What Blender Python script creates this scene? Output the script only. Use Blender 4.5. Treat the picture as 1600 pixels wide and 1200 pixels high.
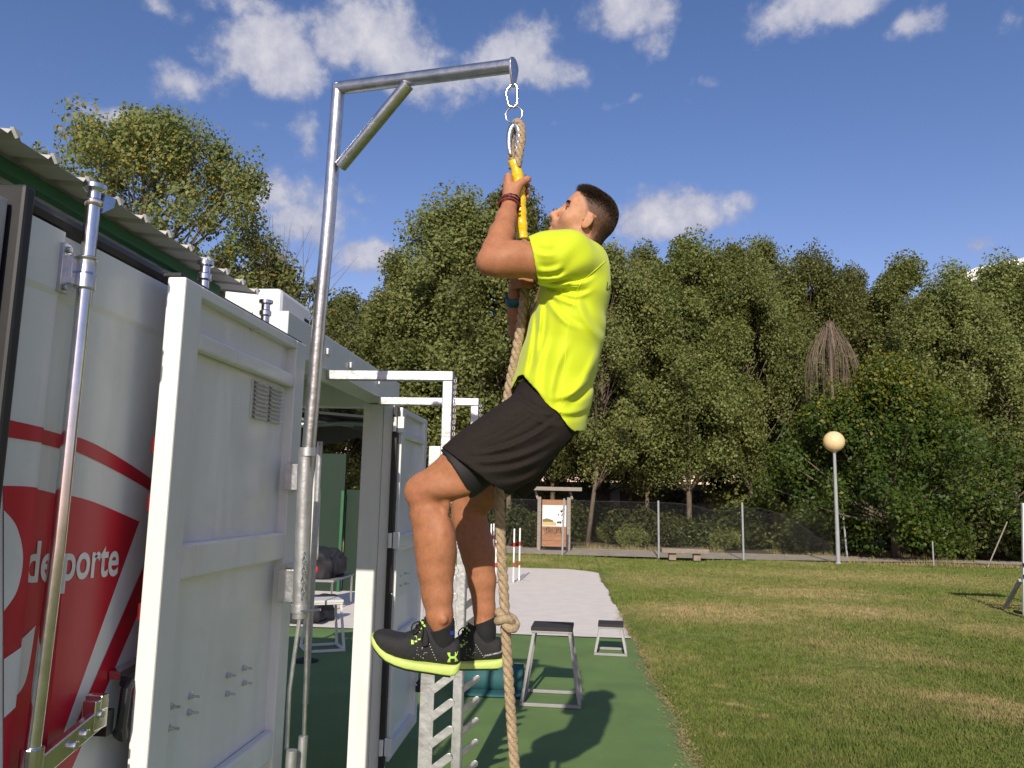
import bpy, bmesh, math, random
import numpy as np
from mathutils import Vector, Matrix
from mathutils.bvhtree import BVHTree

scene = bpy.context.scene
for o in list(bpy.data.objects):
    bpy.data.objects.remove(o, do_unlink=True)
C = scene.collection
rnd = random.Random(7)

# ------------------------------------------------------------------ camera
YAW, PITCH, ROLL, FPX, CAM_H = .08, .14, -.022, 1250., 1.7
_F = np.array([-math.sin(YAW)*math.cos(PITCH), math.cos(YAW)*math.cos(PITCH), math.sin(PITCH)])
_R0 = np.array([math.cos(YAW), math.sin(YAW), 0.]); _U0 = np.cross(_R0, _F)
_R = math.cos(ROLL)*_R0 - math.sin(ROLL)*_U0
_U = math.cos(ROLL)*_U0 + math.sin(ROLL)*_R0
_C = np.array([0, 0, CAM_H])
def ray(x, y): return _F + _R*(x-800)/FPX + _U*(600-y)/FPX
def atY(x, y, Y): r = ray(x, y); return _C + r*Y/r[1]
def atX(x, y, X): r = ray(x, y); return _C + r*X/r[0]
def atZ(x, y, Z=0.): r = ray(x, y); return _C + r*(Z-CAM_H)/r[2]
cd = bpy.data.cameras.new('camera'); cam = bpy.data.objects.new('camera', cd); C.objects.link(cam)
cam.matrix_world = Matrix(((_R[0], _U[0], -_F[0], 0), (_R[1], _U[1], -_F[1], 0), (_R[2], _U[2], -_F[2], CAM_H), (0, 0, 0, 1)))
cd.sensor_width = 36; cd.lens = FPX/1600*36; cd.clip_start = .05; cd.clip_end = 3000
scene.camera = cam
scene.render.resolution_x, scene.render.resolution_y = 1024, 768

# ------------------------------------------------------------------ sky and sun
SUN_D = Vector((.05, 1, -.545)).normalized()          # the way the light travels
EL = math.asin(-SUN_D.z)
w = bpy.data.worlds.new('World'); scene.world = w; w.use_nodes = True
nt = w.node_tree; N = nt.nodes; L = nt.links
bg = N['Background']; bg.inputs[1].default_value = .135
sky = N.new('ShaderNodeTexSky'); sky.sky_type = 'NISHITA'; sky.sun_disc = False
sky.sun_elevation = EL; sky.sun_rotation = math.atan2(-SUN_D.x, -SUN_D.y); sky.air_density = 1.0; sky.dust_density = .3; sky.ozone_density = 3.2
tc = N.new('ShaderNodeTexCoord')
def wmath(op, a, b=None, c=None):
    n = N.new('ShaderNodeMath'); n.operation = op
    for i, v in enumerate((a, b, c)):
        if v is None: continue
        if isinstance(v, (int, float)): n.inputs[i].default_value = v
        else: L.new(v, n.inputs[i])
    return n.outputs[0]
def wdot(v, d):
    n = N.new('ShaderNodeVectorMath'); n.operation = 'DOT_PRODUCT'; L.new(v, n.inputs[0]); n.inputs[1].default_value = d
    return n.outputs['Value']
DIR = tc.outputs['Generated']
def wnoise(scale, detail, rough, off=(0, 0, 0), vec=None):
    m = N.new('ShaderNodeVectorMath'); m.operation = 'ADD'; L.new(vec or DIR, m.inputs[0]); m.inputs[1].default_value = off
    n = N.new('ShaderNodeTexNoise'); n.inputs['Scale'].default_value = scale; n.inputs['Detail'].default_value = detail; n.inputs['Roughness'].default_value = rough
    L.new(m.outputs[0], n.inputs['Vector']); return n
# cumulus banks: each a soft patch of the sky (direction, half-width and half-height in radians, strength)
CLOUDS = [(425, 90, 85, 52, 1.05), (300, 128, 62, 26, .8), (450, 45, 60, 22, .6), (425, 140, 30, 26, .6), (590, 75, 95, 55, 1.15), (640, 125, 110, 40, .8), (800, 85, 70, 45, 1.05), (870, 110, 62, 28, .9), (715, 170, 32, 28, .6),
          (985, 18, 62, 36, .95), (1010, 62, 36, 26, .7), (1290, 8, 100, 28, 1.05), (1445, 35, 38, 18, .9), (1055, 335, 85, 36, 1.2), (1025, 355, 60, 26, .8), (1095, 122, 28, 20, .7), (1075, 165, 28, 12, .55), (955, 160, 45, 12, .55),
          (160, 175, 52, 18, .8), (250, 5, 50, 22, .85), (390, 10, 70, 20, .7), (430, 300, 80, 34, .95), (470, 350, 60, 45, .95), (580, 408, 58, 32, 1.0), (480, 215, 36, 36, .7), (420, 200, 34, 14, .6), (545, 340, 40, 12, .5),
          (1520, 384, 22, 14, .6), (1135, 35, 22, 12, .6), (1575, 32, 20, 20, .5), (85, 95, 28, 16, .35), (870, 195, 20, 10, .45), (1010, 380, 110, 20, .45), (565, 315, 24, 12, .5)]
dens = None
warp = wnoise(9, 3, .55)
wv = N.new('ShaderNodeVectorMath'); wv.operation = 'MULTIPLY_ADD'; L.new(warp.outputs['Color'], wv.inputs[0]); wv.inputs[1].default_value = (.06, .06, .06)
sb = N.new('ShaderNodeVectorMath'); sb.operation = 'ADD'; L.new(DIR, sb.inputs[0]); sb.inputs[1].default_value = (-.03, -.03, -.03); L.new(sb.outputs[0], wv.inputs[2])
for (px, py, a, b, s) in CLOUDS:
    d = ray(px, py); d = d/np.linalg.norm(d); e1 = np.array([d[1], -d[0], 0]); e1 = e1/np.linalg.norm(e1); e2 = np.cross(d, e1)
    mp = N.new('ShaderNodeMapping'); mp.vector_type = 'TEXTURE'; mp.inputs['Rotation'].default_value = Matrix(np.stack([e1, e2, d], 1).tolist()).to_euler(); mp.inputs['Scale'].default_value = (a/FPX, b/FPX, 1e4)
    L.new(wv.outputs[0], mp.inputs[0]); ln = N.new('ShaderNodeVectorMath'); ln.operation = 'LENGTH'; L.new(mp.outputs[0], ln.inputs[0])
    mr = N.new('ShaderNodeMapRange'); mr.interpolation_type = 'SMOOTHSTEP'; mr.inputs[1].default_value = 0; mr.inputs[2].default_value = 2.1; mr.inputs[3].default_value = s; mr.inputs[4].default_value = 0; L.new(ln.outputs['Value'], mr.inputs[0])
    dens = mr.outputs[0] if dens is None else wmath('MAXIMUM', dens, mr.outputs[0])
# the same fair-weather clouds go on all round the sky
far = wnoise(3.1, 2, .5, (5, 2, 1)); fm = N.new('ShaderNodeMapRange'); fm.interpolation_type = 'SMOOTHSTEP'; fm.inputs[1].default_value = .52; fm.inputs[2].default_value = .7; L.new(far.outputs['Fac'], fm.inputs[0])
dens = wmath('MAXIMUM', dens, wmath('MULTIPLY', fm.outputs[0], wmath('LESS_THAN', wdot(DIR, tuple(_F)), .72)))
n1 = wnoise(11, 9, .62); n2 = wnoise(34, 6, .6, (3, 1, 2))
mixn = wmath('MULTIPLY_ADD', n2.outputs['Fac'], .35, wmath('MULTIPLY', n1.outputs['Fac'], .9))
cl = wmath('SUBTRACT', wmath('MULTIPLY_ADD', wmath('SUBTRACT', mixn, .62), 1.9, dens), .37)
mr = N.new('ShaderNodeMapRange'); mr.interpolation_type = 'SMOOTHSTEP'; mr.inputs[1].default_value = 0; mr.inputs[2].default_value = .5
L.new(cl, mr.inputs[0])
cover = wmath('MULTIPLY', mr.outputs[0], wmath('MULTIPLY', wmath('GREATER_THAN', dens, .06), .93))
crm = N.new('ShaderNodeMapRange'); crm.inputs[1].default_value = .1; crm.inputs[2].default_value = 1.0; crm.inputs[3].default_value = 0; crm.inputs[4].default_value = 1
L.new(cl, crm.inputs[0])
cc = N.new('ShaderNodeMix'); cc.data_type = 'RGBA'; L.new(wmath('MULTIPLY_ADD', wmath('SUBTRACT', n2.outputs['Fac'], .5), 1.3, crm.outputs[0]), cc.inputs[0])
cc.inputs[6].default_value = (2.0, 2.15, 2.9, 1); cc.inputs[7].default_value = (3.9, 3.8, 4.1, 1)
mx = N.new('ShaderNodeMix'); mx.data_type = 'RGBA'; L.new(cover, mx.inputs[0]); hsv = N.new('ShaderNodeHueSaturation'); hsv.inputs['Saturation'].default_value = 1.22; L.new(sky.outputs[0], hsv.inputs['Color']); wb = N.new('ShaderNodeMix'); wb.data_type = 'RGBA'; wb.blend_type = 'MULTIPLY'; wb.inputs[0].default_value = 1; wb.inputs[7].default_value = (1.17, .70, .695, 1); L.new(hsv.outputs[0], wb.inputs[6]); L.new(wb.outputs[2], mx.inputs[6]); L.new(cc.outputs[2], mx.inputs[7])
L.new(mx.outputs[2], bg.inputs[0])
sl = bpy.data.lights.new('sun', 'SUN'); sl.energy = 3.6; sl.angle = math.radians(.55); sl.color = (1, .92, .78)
so = bpy.data.objects.new('sun', sl); C.objects.link(so); so.rotation_euler = SUN_D.to_track_quat('-Z', 'Y').to_euler(); so.location = (-2, -20, 15)
vs = scene.view_settings; vs.view_transform = 'Standard'; vs.look = 'None'; vs.exposure = .45; vs.gamma = 1; vs.use_curve_mapping = False

# ------------------------------------------------------------------ materials
MATS = {}
def mat(name, col, rough=.6, metal=0., var=.12, vscale=6., bump=0., bscale=60., col2=None, spec=.5, detail=5., sheen=0., stretch=None, trans=0., sss=0., coat=0.):
    if name in MATS: return MATS[name]
    m = bpy.data.materials.new(name); m.use_nodes = True; nt = m.node_tree; n = nt.nodes; l = nt.links; b = n['Principled BSDF']
    t = n.new('ShaderNodeTexCoord'); src = t.outputs['Object']
    if stretch:
        mp = n.new('ShaderNodeMapping'); mp.inputs['Scale'].default_value = stretch; l.new(src, mp.inputs[0]); src = mp.outputs[0]
    nz = n.new('ShaderNodeTexNoise'); nz.inputs['Scale'].default_value = vscale; nz.inputs['Detail'].default_value = detail; nz.inputs['Roughness'].default_value = .62; l.new(src, nz.inputs['Vector'])
    cr = n.new('ShaderNodeValToRGB'); l.new(nz.outputs['Fac'], cr.inputs[0])
    c2 = col2 or tuple(c*(1+var) for c in col); c1 = col if col2 else tuple(c*(1-var) for c in col)
    cr.color_ramp.elements[0].position = .34; cr.color_ramp.elements[1].position = .68
    cr.color_ramp.elements[0].color = (*c1, 1); cr.color_ramp.elements[1].color = (*c2, 1)
    l.new(cr.outputs[0], b.inputs['Base Color'])
    b.inputs['Metallic'].default_value = metal; b.inputs['Specular IOR Level'].default_value = spec
    mr = n.new('ShaderNodeMapRange'); mr.inputs[3].default_value = max(.03, rough*.8); mr.inputs[4].default_value = min(1, rough*1.2); l.new(nz.outputs['Fac'], mr.inputs[0]); l.new(mr.outputs[0], b.inputs['Roughness'])
    if sheen: b.inputs['Sheen Weight'].default_value = sheen
    if coat: b.inputs['Coat Weight'].default_value = coat
    if sss: b.inputs['Subsurface Weight'].default_value = sss; b.inputs['Subsurface Radius'].default_value = (.012, .005, .003); b.inputs['Subsurface Scale'].default_value = 1
    if bump:
        bz = n.new('ShaderNodeTexNoise'); bz.inputs['Scale'].default_value = bscale; bz.inputs['Detail'].default_value = 4; l.new(src, bz.inputs['Vector'])
        bp = n.new('ShaderNodeBump'); bp.inputs['Strength'].default_value = bump; bp.inputs['Distance'].default_value = .02; l.new(bz.outputs['Fac'], bp.inputs['Height']); l.new(bp.outputs[0], b.inputs['Normal'])
    if trans:
        tr = n.new('ShaderNodeBsdfTranslucent'); l.new(cr.outputs[0], tr.inputs[0]); ms = n.new('ShaderNodeMixShader'); ms.inputs[0].default_value = trans
        l.new(b.outputs[0], ms.inputs[1]); l.new(tr.outputs[0], ms.inputs[2]); l.new(ms.outputs[0], n['Material Output'].inputs[0])
    MATS[name] = m; return m
M = {}
def grime(m, amt=.16, col=(.30, .27, .22)):
    """rain streaks and rubbed-in dirt over a painted surface"""
    n = m.node_tree.nodes; l = m.node_tree.links; b = n['Principled BSDF']; src = b.inputs['Base Color'].links[0].from_socket
    g = n.new('ShaderNodeNewGeometry'); f = None
    for sc, dt, lo, hi in (((14, 14, .9), 5, .54, .74), ((3, 3, 3), 8, .55, .75), ((60, 60, 60), 3, .68, .74)):
        mp = n.new('ShaderNodeMapping'); mp.inputs['Scale'].default_value = sc; l.new(g.outputs['Position'], mp.inputs[0]); t = n.new('ShaderNodeTexNoise'); t.inputs['Scale'].default_value = 1; t.inputs['Detail'].default_value = dt; t.inputs['Roughness'].default_value = .7; l.new(mp.outputs[0], t.inputs['Vector'])
        r = n.new('ShaderNodeMapRange'); r.inputs[1].default_value = lo; r.inputs[2].default_value = hi; r.inputs[3].default_value = 0; r.inputs[4].default_value = amt; l.new(t.outputs['Fac'], r.inputs[0])
        if f is None: f = r.outputs[0]
        else:
            a = n.new('ShaderNodeMath'); a.operation = 'ADD'; l.new(f, a.inputs[0]); l.new(r.outputs[0], a.inputs[1]); f = a.outputs[0]
    x = n.new('ShaderNodeMix'); x.data_type = 'RGBA'; l.new(f, x.inputs[0]); l.new(src, x.inputs[6]); x.inputs[7].default_value = (*col, 1); l.new(x.outputs[2], b.inputs['Base Color']); return m
M['white'] = mat('white_paint', (.74, .75, .73), .40, var=.05, vscale=2.2, bump=.03, bscale=25, coat=.15)
M['offwhite'] = mat('off_white_paint', (.66, .65, .61), .5, var=.08, vscale=3)
M['red'] = mat('red_vinyl', (.53, .012, .028), .38, var=.1, vscale=4, bump=.03, bscale=9)
M['redpaint'] = mat('red_paint', (.55, .03, .03), .5)
M['galv'] = mat('galvanised_steel', (.56, .57, .58), .34, 1., var=.13, vscale=16, bump=.08, bscale=45)
M['galvdull'] = mat('dull_galvanised_steel', (.50, .51, .52), .45, .8, var=.13, vscale=14, bump=.1, bscale=40)
M['chrome'] = mat('polished_zinc', (.66, .66, .68), .2, 1., var=.12, vscale=18)
M['rubber'] = mat('black_rubber', (.018, .018, .02), .55, var=.3)
M['dark'] = mat('dark_fabric', (.016, .016, .02), .8, var=.3)
M['greenbeam'] = mat('green_steel', (.012, .10, .035), .5, var=.15)
M['roof'] = mat('grey_roof_sheet', (.46, .44, .41), .55, var=.12, vscale=2.5)
M['rope'] = mat('hemp_rope', (.40, .30, .185), .85, var=.25, vscale=90, bump=.5, bscale=260)
M['tape'] = mat('yellow_tape', (.74, .50, .012), .26, var=.06, vscale=20, bump=.55, bscale=16)
M['teal'] = mat('teal_foam', (.02, .095, .10), .7, var=.12)
M['pad'] = mat('grip_pad', (.032, .03, .03), .92, var=.5, vscale=260, bump=.4, bscale=300)
M['frame'] = mat('grey_frame_paint', (.27, .27, .265), .45, var=.08)
M['wood'] = mat('weathered_wood', (.20, .13, .085), .85, var=.3, vscale=8, stretch=(1, 1, 9), bump=.3, bscale=30)
M['boardwood'] = mat('board_wood', (.34, .17, .09), .8, var=.22, vscale=6, stretch=(1, 1, 12))
M['greywood'] = mat('grey_timber', (.27, .235, .20), .85, var=.25, vscale=8, stretch=(1, 1, 6))
M['stone'] = mat('bench_stone', (.25, .205, .16), .9, var=.18, vscale=9, bump=.3, bscale=40)
M['globe'] = mat('opal_globe', (.74, .56, .29), .45, var=.08, vscale=3)
M['lampgrey'] = mat('lamp_paint', (.30, .31, .32), .5, var=.08)
M['bark'] = mat('tree_bark', (.13, .10, .072), .92, var=.4, vscale=5, stretch=(3, 3, .8), bump=.6, bscale=14)
M['deadwood'] = mat('dead_twigs', (.19, .145, .105), .9, var=.25)
M['shadedgreen'] = mat('shaded_green_sheet', (.0025, .020, .008), .75, var=.2, vscale=3)  # green taken nearly to black: the sheet's shade is put into its colour
M['plasticwhite'] = mat('white_plastic', (.78, .78, .77), .35, var=.03)
M['blue'] = mat('blue_fabric', (.02, .05, .35), .8)
M['ink'] = mat('black_print', (.012, .014, .012), .6)

grime(M['white']); grime(M['red'], .12, (.22, .02, .025)); grime(M['frame'], .2, (.14, .13, .12)); grime(M['galvdull'], .18, (.30, .29, .27)); grime(M['offwhite'], .2)

# ------------------------------------------------------------------ mesh helpers
class MB:
    def __init__(s): s.v = []; s.f = []
    def add(s, vs, fs):
        k = len(s.v); s.v += [tuple(map(float, p)) for p in vs]; s.f += [tuple(i+k for i in f) for f in fs]; return s
    def box(s, lo, hi, rot=None, c=None):
        x0, y0, z0 = lo; x1, y1, z1 = hi
        p = [(x0, y0, z0), (x1, y0, z0), (x1, y1, z0), (x0, y1, z0), (x0, y0, z1), (x1, y0, z1), (x1, y1, z1), (x0, y1, z1)]
        if rot is not None: p = [rot @ Vector(q) + Vector(c or (0, 0, 0)) for q in p]
        return s.add(p, [(0, 3, 2, 1), (4, 5, 6, 7), (0, 1, 5, 4), (1, 2, 6, 5), (2, 3, 7, 6), (3, 0, 4, 7)])
    def bar(s, a, b, w, h, up=(0, 0, 1)):
        a = Vector(a); b = Vector(b); d = (b-a).normalized(); u = Vector(up); x = d.cross(u)
        if x.length < 1e-4: x = d.cross(Vector((0, 1, 0)))
        x.normalize(); y = x.cross(d); x *= w/2; y *= h/2
        p = [a-x-y, a+x-y, a+x+y, a-x+y, b-x-y, b+x-y, b+x+y, b-x+y]
        return s.add(p, [(0, 3, 2, 1), (4, 5, 6, 7), (0, 1, 5, 4), (1, 2, 6, 5), (2, 3, 7, 6), (3, 0, 4, 7)])
    def tube(s, pts, r, n=12, cap=True, closed=False):
        pts = [Vector(p) for p in pts]; m = len(pts); rr = r if hasattr(r, '__len__') else [r]*m
        vs = []; fr = None
        for i, p in enumerate(pts):
            if closed: d = pts[(i+1) % m]-pts[i-1]
            else: d = pts[min(i+1, m-1)]-pts[max(i-1, 0)]
            d = d.normalized() if d.length > 1e-9 else Vector((0, 0, 1))
            if fr is None:
                a = Vector((0, 0, 1)) if abs(d.z) < .9 else Vector((1, 0, 0)); fr = d.cross(a).normalized()
            fr = fr-d*fr.dot(d); fr.normalize(); g = d.cross(fr)
            vs += [p+(fr*math.cos(t)+g*math.sin(t))*rr[i] for t in (6.283185*k/n for k in range(n))]
        fs = []
        for i in range(m if closed else m-1):
            j = (i+1) % m
            fs += [(i*n+k, i*n+(k+1) % n, j*n+(k+1) % n, j*n+k) for k in range(n)]
        if cap and not closed: fs += [tuple(range(n-1, -1, -1)), tuple((m-1)*n+k for k in range(n))]
        return s.add(vs, fs)
    def prism(s, poly, ext):
        n = len(poly); e = Vector(ext); p = [Vector(q) for q in poly]
        return s.add(p+[q+e for q in p], [tuple(range(n-1, -1, -1)), tuple(range(n, 2*n))]+[(k, (k+1) % n, n+(k+1) % n, n+k) for k in range(n)])
    def lathe(s, prof, c=(0, 0, 0), n=20):
        vs = [(c[0]+r*math.cos(6.283185*k/n), c[1]+r*math.sin(6.283185*k/n), c[2]+z) for r, z in prof for k in range(n)]
        m = len(prof); fs = [(i*n+k, i*n+(k+1) % n, (i+1)*n+(k+1) % n, (i+1)*n+k) for i in range(m-1) for k in range(n)]
        fs += [tuple(range(n-1, -1, -1)), tuple((m-1)*n+k for k in range(n))]
        return s.add(vs, fs)
    def grid(s, rows):
        n = len(rows[0]); m = len(rows)
        return s.add([p for r in rows for p in r], [(i*n+k, i*n+k+1, (i+1)*n+k+1, (i+1)*n+k) for i in range(m-1) for k in range(n-1)])
    def build(s, name, m, parent=None, smooth=False, bevel=0., angle=.6, recalc=False):
        me = bpy.data.meshes.new(name); me.from_pydata(s.v, [], s.f)
        if recalc:
            bm = bmesh.new(); bm.from_mesh(me); bmesh.ops.recalc_face_normals(bm, faces=bm.faces[:]); bm.to_mesh(me); bm.free()
        return link(name, me, m, parent, smooth, bevel, angle)
def link(name, me, m, parent=None, smooth=False, bevel=0., angle=.6):
    o = bpy.data.objects.new(name, me); C.objects.link(o)
    if m is not None: me.materials.append(M[m] if isinstance(m, str) else m)
    if smooth:
        me.shade_smooth()
        if smooth != 'all': me.set_sharp_from_angle(angle=angle)
    if bevel:
        b = o.modifiers.new('bevel', 'BEVEL'); b.width = bevel; b.segments = 2; b.limit_method = 'ANGLE'
    if parent is not None: o.parent = parent; o.matrix_parent_inverse = Matrix.Translation(-parent.location) if parent.type == 'EMPTY' else Matrix()
    return o
def np_mesh(name, V, Fq, per):
    me = bpy.data.meshes.new(name); V = np.asarray(V, np.float32); Fq = np.asarray(Fq, np.int32)
    me.vertices.add(len(V)); me.vertices.foreach_set('co', V.ravel()); me.loops.add(Fq.size); me.loops.foreach_set('vertex_index', Fq.ravel())
    me.polygons.add(len(Fq)); me.polygons.foreach_set('loop_start', np.arange(0, Fq.size, per, dtype=np.int32))
    me.update(calc_edges=True); return me
def tag(o, label, cat=None, group=None, kind=None):
    if label: o['label'] = label
    if cat: o['category'] = cat
    if group: o['group'] = group
    if kind: o['kind'] = kind
    return o
def thing(name, label, cat, loc=(0, 0, 0), group=None):
    o = bpy.data.objects.new(name, None); o.empty_display_size = .1; C.objects.link(o); o.location = loc
    return tag(o, label, cat, group)
def copy_tree(o, parent=None):
    c = o.copy(); C.objects.link(c)
    if parent is not None: c.parent = parent
    for ch in list(o.children): copy_tree(ch, c)
    return c
def text_mesh(body, size, font_shear=0., bold=0., res=4):
    cu = bpy.data.curves.new('lettering', 'FONT'); cu.body = body; cu.size = size; cu.shear = font_shear; cu.resolution_u = res; cu.offset = bold
    o = bpy.data.objects.new('lettering', cu); C.objects.link(o)
    dg = bpy.context.evaluated_depsgraph_get(); me = bpy.data.meshes.new_from_object(o.evaluated_get(dg))
    bpy.data.objects.remove(o); return me
# ================================================================== the setting
def lawn_material():
    m = bpy.data.materials.new('lawn'); m.use_nodes = True; n = m.node_tree.nodes; l = m.node_tree.links; b = n['Principled BSDF']
    g = n.new('ShaderNodeNewGeometry')
    def nz(s, d, r, sc=(1, 1, 1)):
        mp = n.new('ShaderNodeMapping'); mp.inputs['Scale'].default_value = sc; l.new(g.outputs['Position'], mp.inputs[0])
        t = n.new('ShaderNodeTexNoise'); t.inputs['Scale'].default_value = s; t.inputs['Detail'].default_value = d; t.inputs['Roughness'].default_value = r; l.new(mp.outputs[0], t.inputs['Vector']); return t.outputs['Fac']
    def ramp(f, a, b_, ca, cb):
        r = n.new('ShaderNodeValToRGB'); r.color_ramp.elements[0].position = a; r.color_ramp.elements[1].position = b_; r.color_ramp.elements[0].color = (*ca, 1); r.color_ramp.elements[1].color = (*cb, 1); l.new(f, r.inputs[0]); return r.outputs[0]
    def mix(f, a, b_):
        x = n.new('ShaderNodeMix'); x.data_type = 'RGBA'; l.new(f, x.inputs[0]); l.new(a, x.inputs[6]); l.new(b_, x.inputs[7]); return x.outputs[2]
    green = ramp(nz(5, 6, .7), .3, .7, (.088, .134, .026), (.205, .245, .056))
    straw = ramp(nz(9, 5, .7), .3, .7, (.33, .245, .11), (.60, .45, .24))
    patch = ramp(nz(.42, 5, .68, (1, .72, 1)), .49, .66, (0, 0, 0), (1, 1, 1))
    fine = ramp(nz(3.2, 4, .7), .44, .66, (.0, .0, .0), (.75, .75, .75))
    mm = n.new('ShaderNodeMath'); mm.operation = 'MULTIPLY_ADD'; l.new(patch, mm.inputs[0]); mm.inputs[1].default_value = .40
    m2 = n.new('ShaderNodeMath'); m2.operation = 'MULTIPLY'; l.new(fine, m2.inputs[0]); m2.inputs[1].default_value = .20; l.new(m2.outputs[0], mm.inputs[2])
    mm.use_clamp = True
    # worn dry patches where the lawn is walked bare
    tot = mm.outputs[0]
    for (px, py, a, b_, rz, st) in ((1520, 1095, .62, .32, -.3, .9), (1590, 1120, .5, .3, 0, .9), (1110, 955, 1.3, 1.1, .2, .95), (1330, 955, 1.6, 1.2, .0, .8), (1250, 925, 1.6, 1.2, .1, .8), (1350, 900, 4.5, 1.8, 0, .6), (1050, 905, 2.0, 1.5, 0, .5), (1430, 1030, .8, .3, -.5, .6), (1150, 1100, .13, .06, -.6, .9), (1195, 1118, .10, .05, 0, .8), (1128, 1147, .07, .06, 0, .9), (1580, 985, 1.0, 1.0, 0, .65), (1125, 1070, .12, .07, 0, .5), (1250, 1060, .5, .3, .2, .4)):
        p = atZ(px, py); mp = n.new('ShaderNodeMapping'); mp.vector_type = 'TEXTURE'; mp.inputs['Location'].default_value = (p[0], p[1], 0); mp.inputs['Rotation'].default_value = (0, 0, rz); mp.inputs['Scale'].default_value = (a, b_, 1e4); l.new(g.outputs['Position'], mp.inputs[0])
        ln = n.new('ShaderNodeVectorMath'); ln.operation = 'LENGTH'; l.new(mp.outputs[0], ln.inputs[0]); r_ = n.new('ShaderNodeMapRange'); r_.interpolation_type = 'SMOOTHSTEP'; r_.inputs[1].default_value = .1; r_.inputs[2].default_value = 2.0; r_.inputs[3].default_value = st; r_.inputs[4].default_value = -.2; l.new(ln.outputs['Value'], r_.inputs[0])
        q = n.new('ShaderNodeMath'); q.operation = 'MULTIPLY_ADD'; l.new(nz(2.6, 5, .75), q.inputs[0]); q.inputs[1].default_value = 3.2; q.inputs[2].default_value = -.85; w_ = n.new('ShaderNodeMath'); w_.operation = 'MULTIPLY'; w_.use_clamp = True; l.new(q.outputs[0], w_.inputs[0]); l.new(r_.outputs[0], w_.inputs[1])
        x_ = n.new('ShaderNodeMath'); x_.operation = 'MAXIMUM'; l.new(tot, x_.inputs[0]); l.new(w_.outputs[0], x_.inputs[1]); tot = x_.outputs[0]
    c = mix(tot, green, straw)
    l.new(c, b.inputs['Base Color']); b.inputs['Roughness'].default_value = .9; b.inputs['Specular IOR Level'].default_value = .15
    bp = n.new('ShaderNodeBump'); bp.inputs['Strength'].default_value = .8; bp.inputs['Distance'].default_value = .04; l.new(nz(28, 5, .75), bp.inputs['Height']); l.new(bp.outputs[0], b.inputs['Normal'])
    return m
M['lawn'] = lawn_material()
M['rubberfloor'] = mat('green_rubber_floor', (.130, .215, .060), .8, var=.13, vscale=1.6, bump=.15, bscale=160, detail=9)
M['slab'] = mat('pale_gravel_slab', (.76, .69, .615), .92, var=.06, vscale=3.5, bump=.3, bscale=120, detail=9)
grime(M['rubberfloor'], .13, (.22, .24, .15)); grime(M['slab'], .14, (.40, .36, .30))
M['path'] = mat('pale_gravel_path', (.40, .345, .275), .95, var=.2, vscale=2.5, bump=.3, bscale=60, detail=8)
M['soil'] = mat('leaf_litter', (.085, .07, .04), .95, var=.45, vscale=2.2, bump=.5, bscale=22, detail=8)

mb = MB()
xs = [-900, -200, -60, -20] + [x*1.5 for x in range(-8, 24)] + [60, 200, 900]; ys = [-600, -60, -8] + [y*1.5 for y in range(-2, 40)] + [90, 300, 1500]
mb.grid([[(x, y, -.03+(.028*math.sin(x*.7+y*.4)*math.cos(y*.53) if 0 < y < 40 and x > .9 else 0)) for x in xs] for y in ys])
tag(mb.build('ground', 'lawn', smooth='all'), None, kind='structure')
def edge(y): return .80-.014*(y-5.5)-.0008*(y-5.5)**2*.5+.02*math.sin(y*2.1)+.012*math.sin(y*5.7+1)
mb = MB(); rows = [[(-9, y, .010), (edge(y)+.012*math.sin(y*23), y, .010), (edge(y)+.02, y, -.05)] for y in [-3+i*.12 for i in range(111)]]
mb.grid(rows); tag(mb.build('green_rubber_floor', 'rubberfloor'), None, kind='structure')
mb = MB(); rows = []
for i in range(80):
    y = 10.3+i*.12; e = edge(y)
    if y > 18.9: e -= (y-18.9)**2*.9
    rows.append([(-11, y, .004), (e+.014*math.sin(y*17), y, .004), (e+.03, y, -.05)])
mb.grid(rows); tag(mb.build('pale_slab', 'slab'), None, kind='structure')
mb = MB(); mb.grid([[(-30, 24.75, .0), (0, 24.7, .0), (4, 24.55, .01), (9, 25.3, .01), (11, 26, .0), (13, 25.8, 0), (30, 25.6, .0)], [(-30, 28.6, .0), (0, 28.3, .0), (4, 27.6, .01), (9, 27.6, .01), (11, 27, .0), (13, 27.3, 0), (30, 27.6, .0)]])
tag(mb.build('gravel_path', 'path'), None, kind='structure')
mb = MB(); mb.grid([[(-90, 28.0, -.012), (-3, 27.9, -.012), (4, 27.2, -.012), (10, 26.2, -.012), (80, 26.2, -.012)], [(-90, 80, -.012), (-3, 80, -.012), (4, 80, -.012), (10, 80, -.012), (80, 80, -.012)]])
tag(mb.build('woodland_floor', 'soil'), None, kind='structure')

# grass blades standing on the nearer lawn
rg = np.random.default_rng(5)
n = 420000
yy = 4.3+(rg.random(n)**1.75)*20.2; xx = edge(5.5)-.1+rg.random(n)*(.35+.56*yy)
ok = xx > (.80-.014*(yy-5.5)-.0004*(yy-5.5)**2+.02*np.sin(yy*2.1)+.012*np.sin(yy*5.7+1))-.02+.03*rg.random(n)
xx, yy = xx[ok], yy[ok]; n = len(xx); hh = (.018+.03*rg.random(n))*(1+.5*(np.sin(xx*2.3+1)*np.sin(yy*1.9)))
an = rg.random(n)*6.283; wd = .0025+.0005*yy; le = (rg.random((n, 2))-.5)*hh[:, None]*1.3
z0 = -.03+.028*np.sin(xx*.7+yy*.4)*np.cos(yy*.53)-.002
V = np.empty((n, 3, 3)); V[:, 0] = np.stack([xx-np.cos(an)*wd, yy-np.sin(an)*wd, z0], 1); V[:, 1] = np.stack([xx+np.cos(an)*wd, yy+np.sin(an)*wd, z0], 1); V[:, 2] = np.stack([xx+le[:, 0], yy+le[:, 1], z0+hh], 1)
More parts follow.
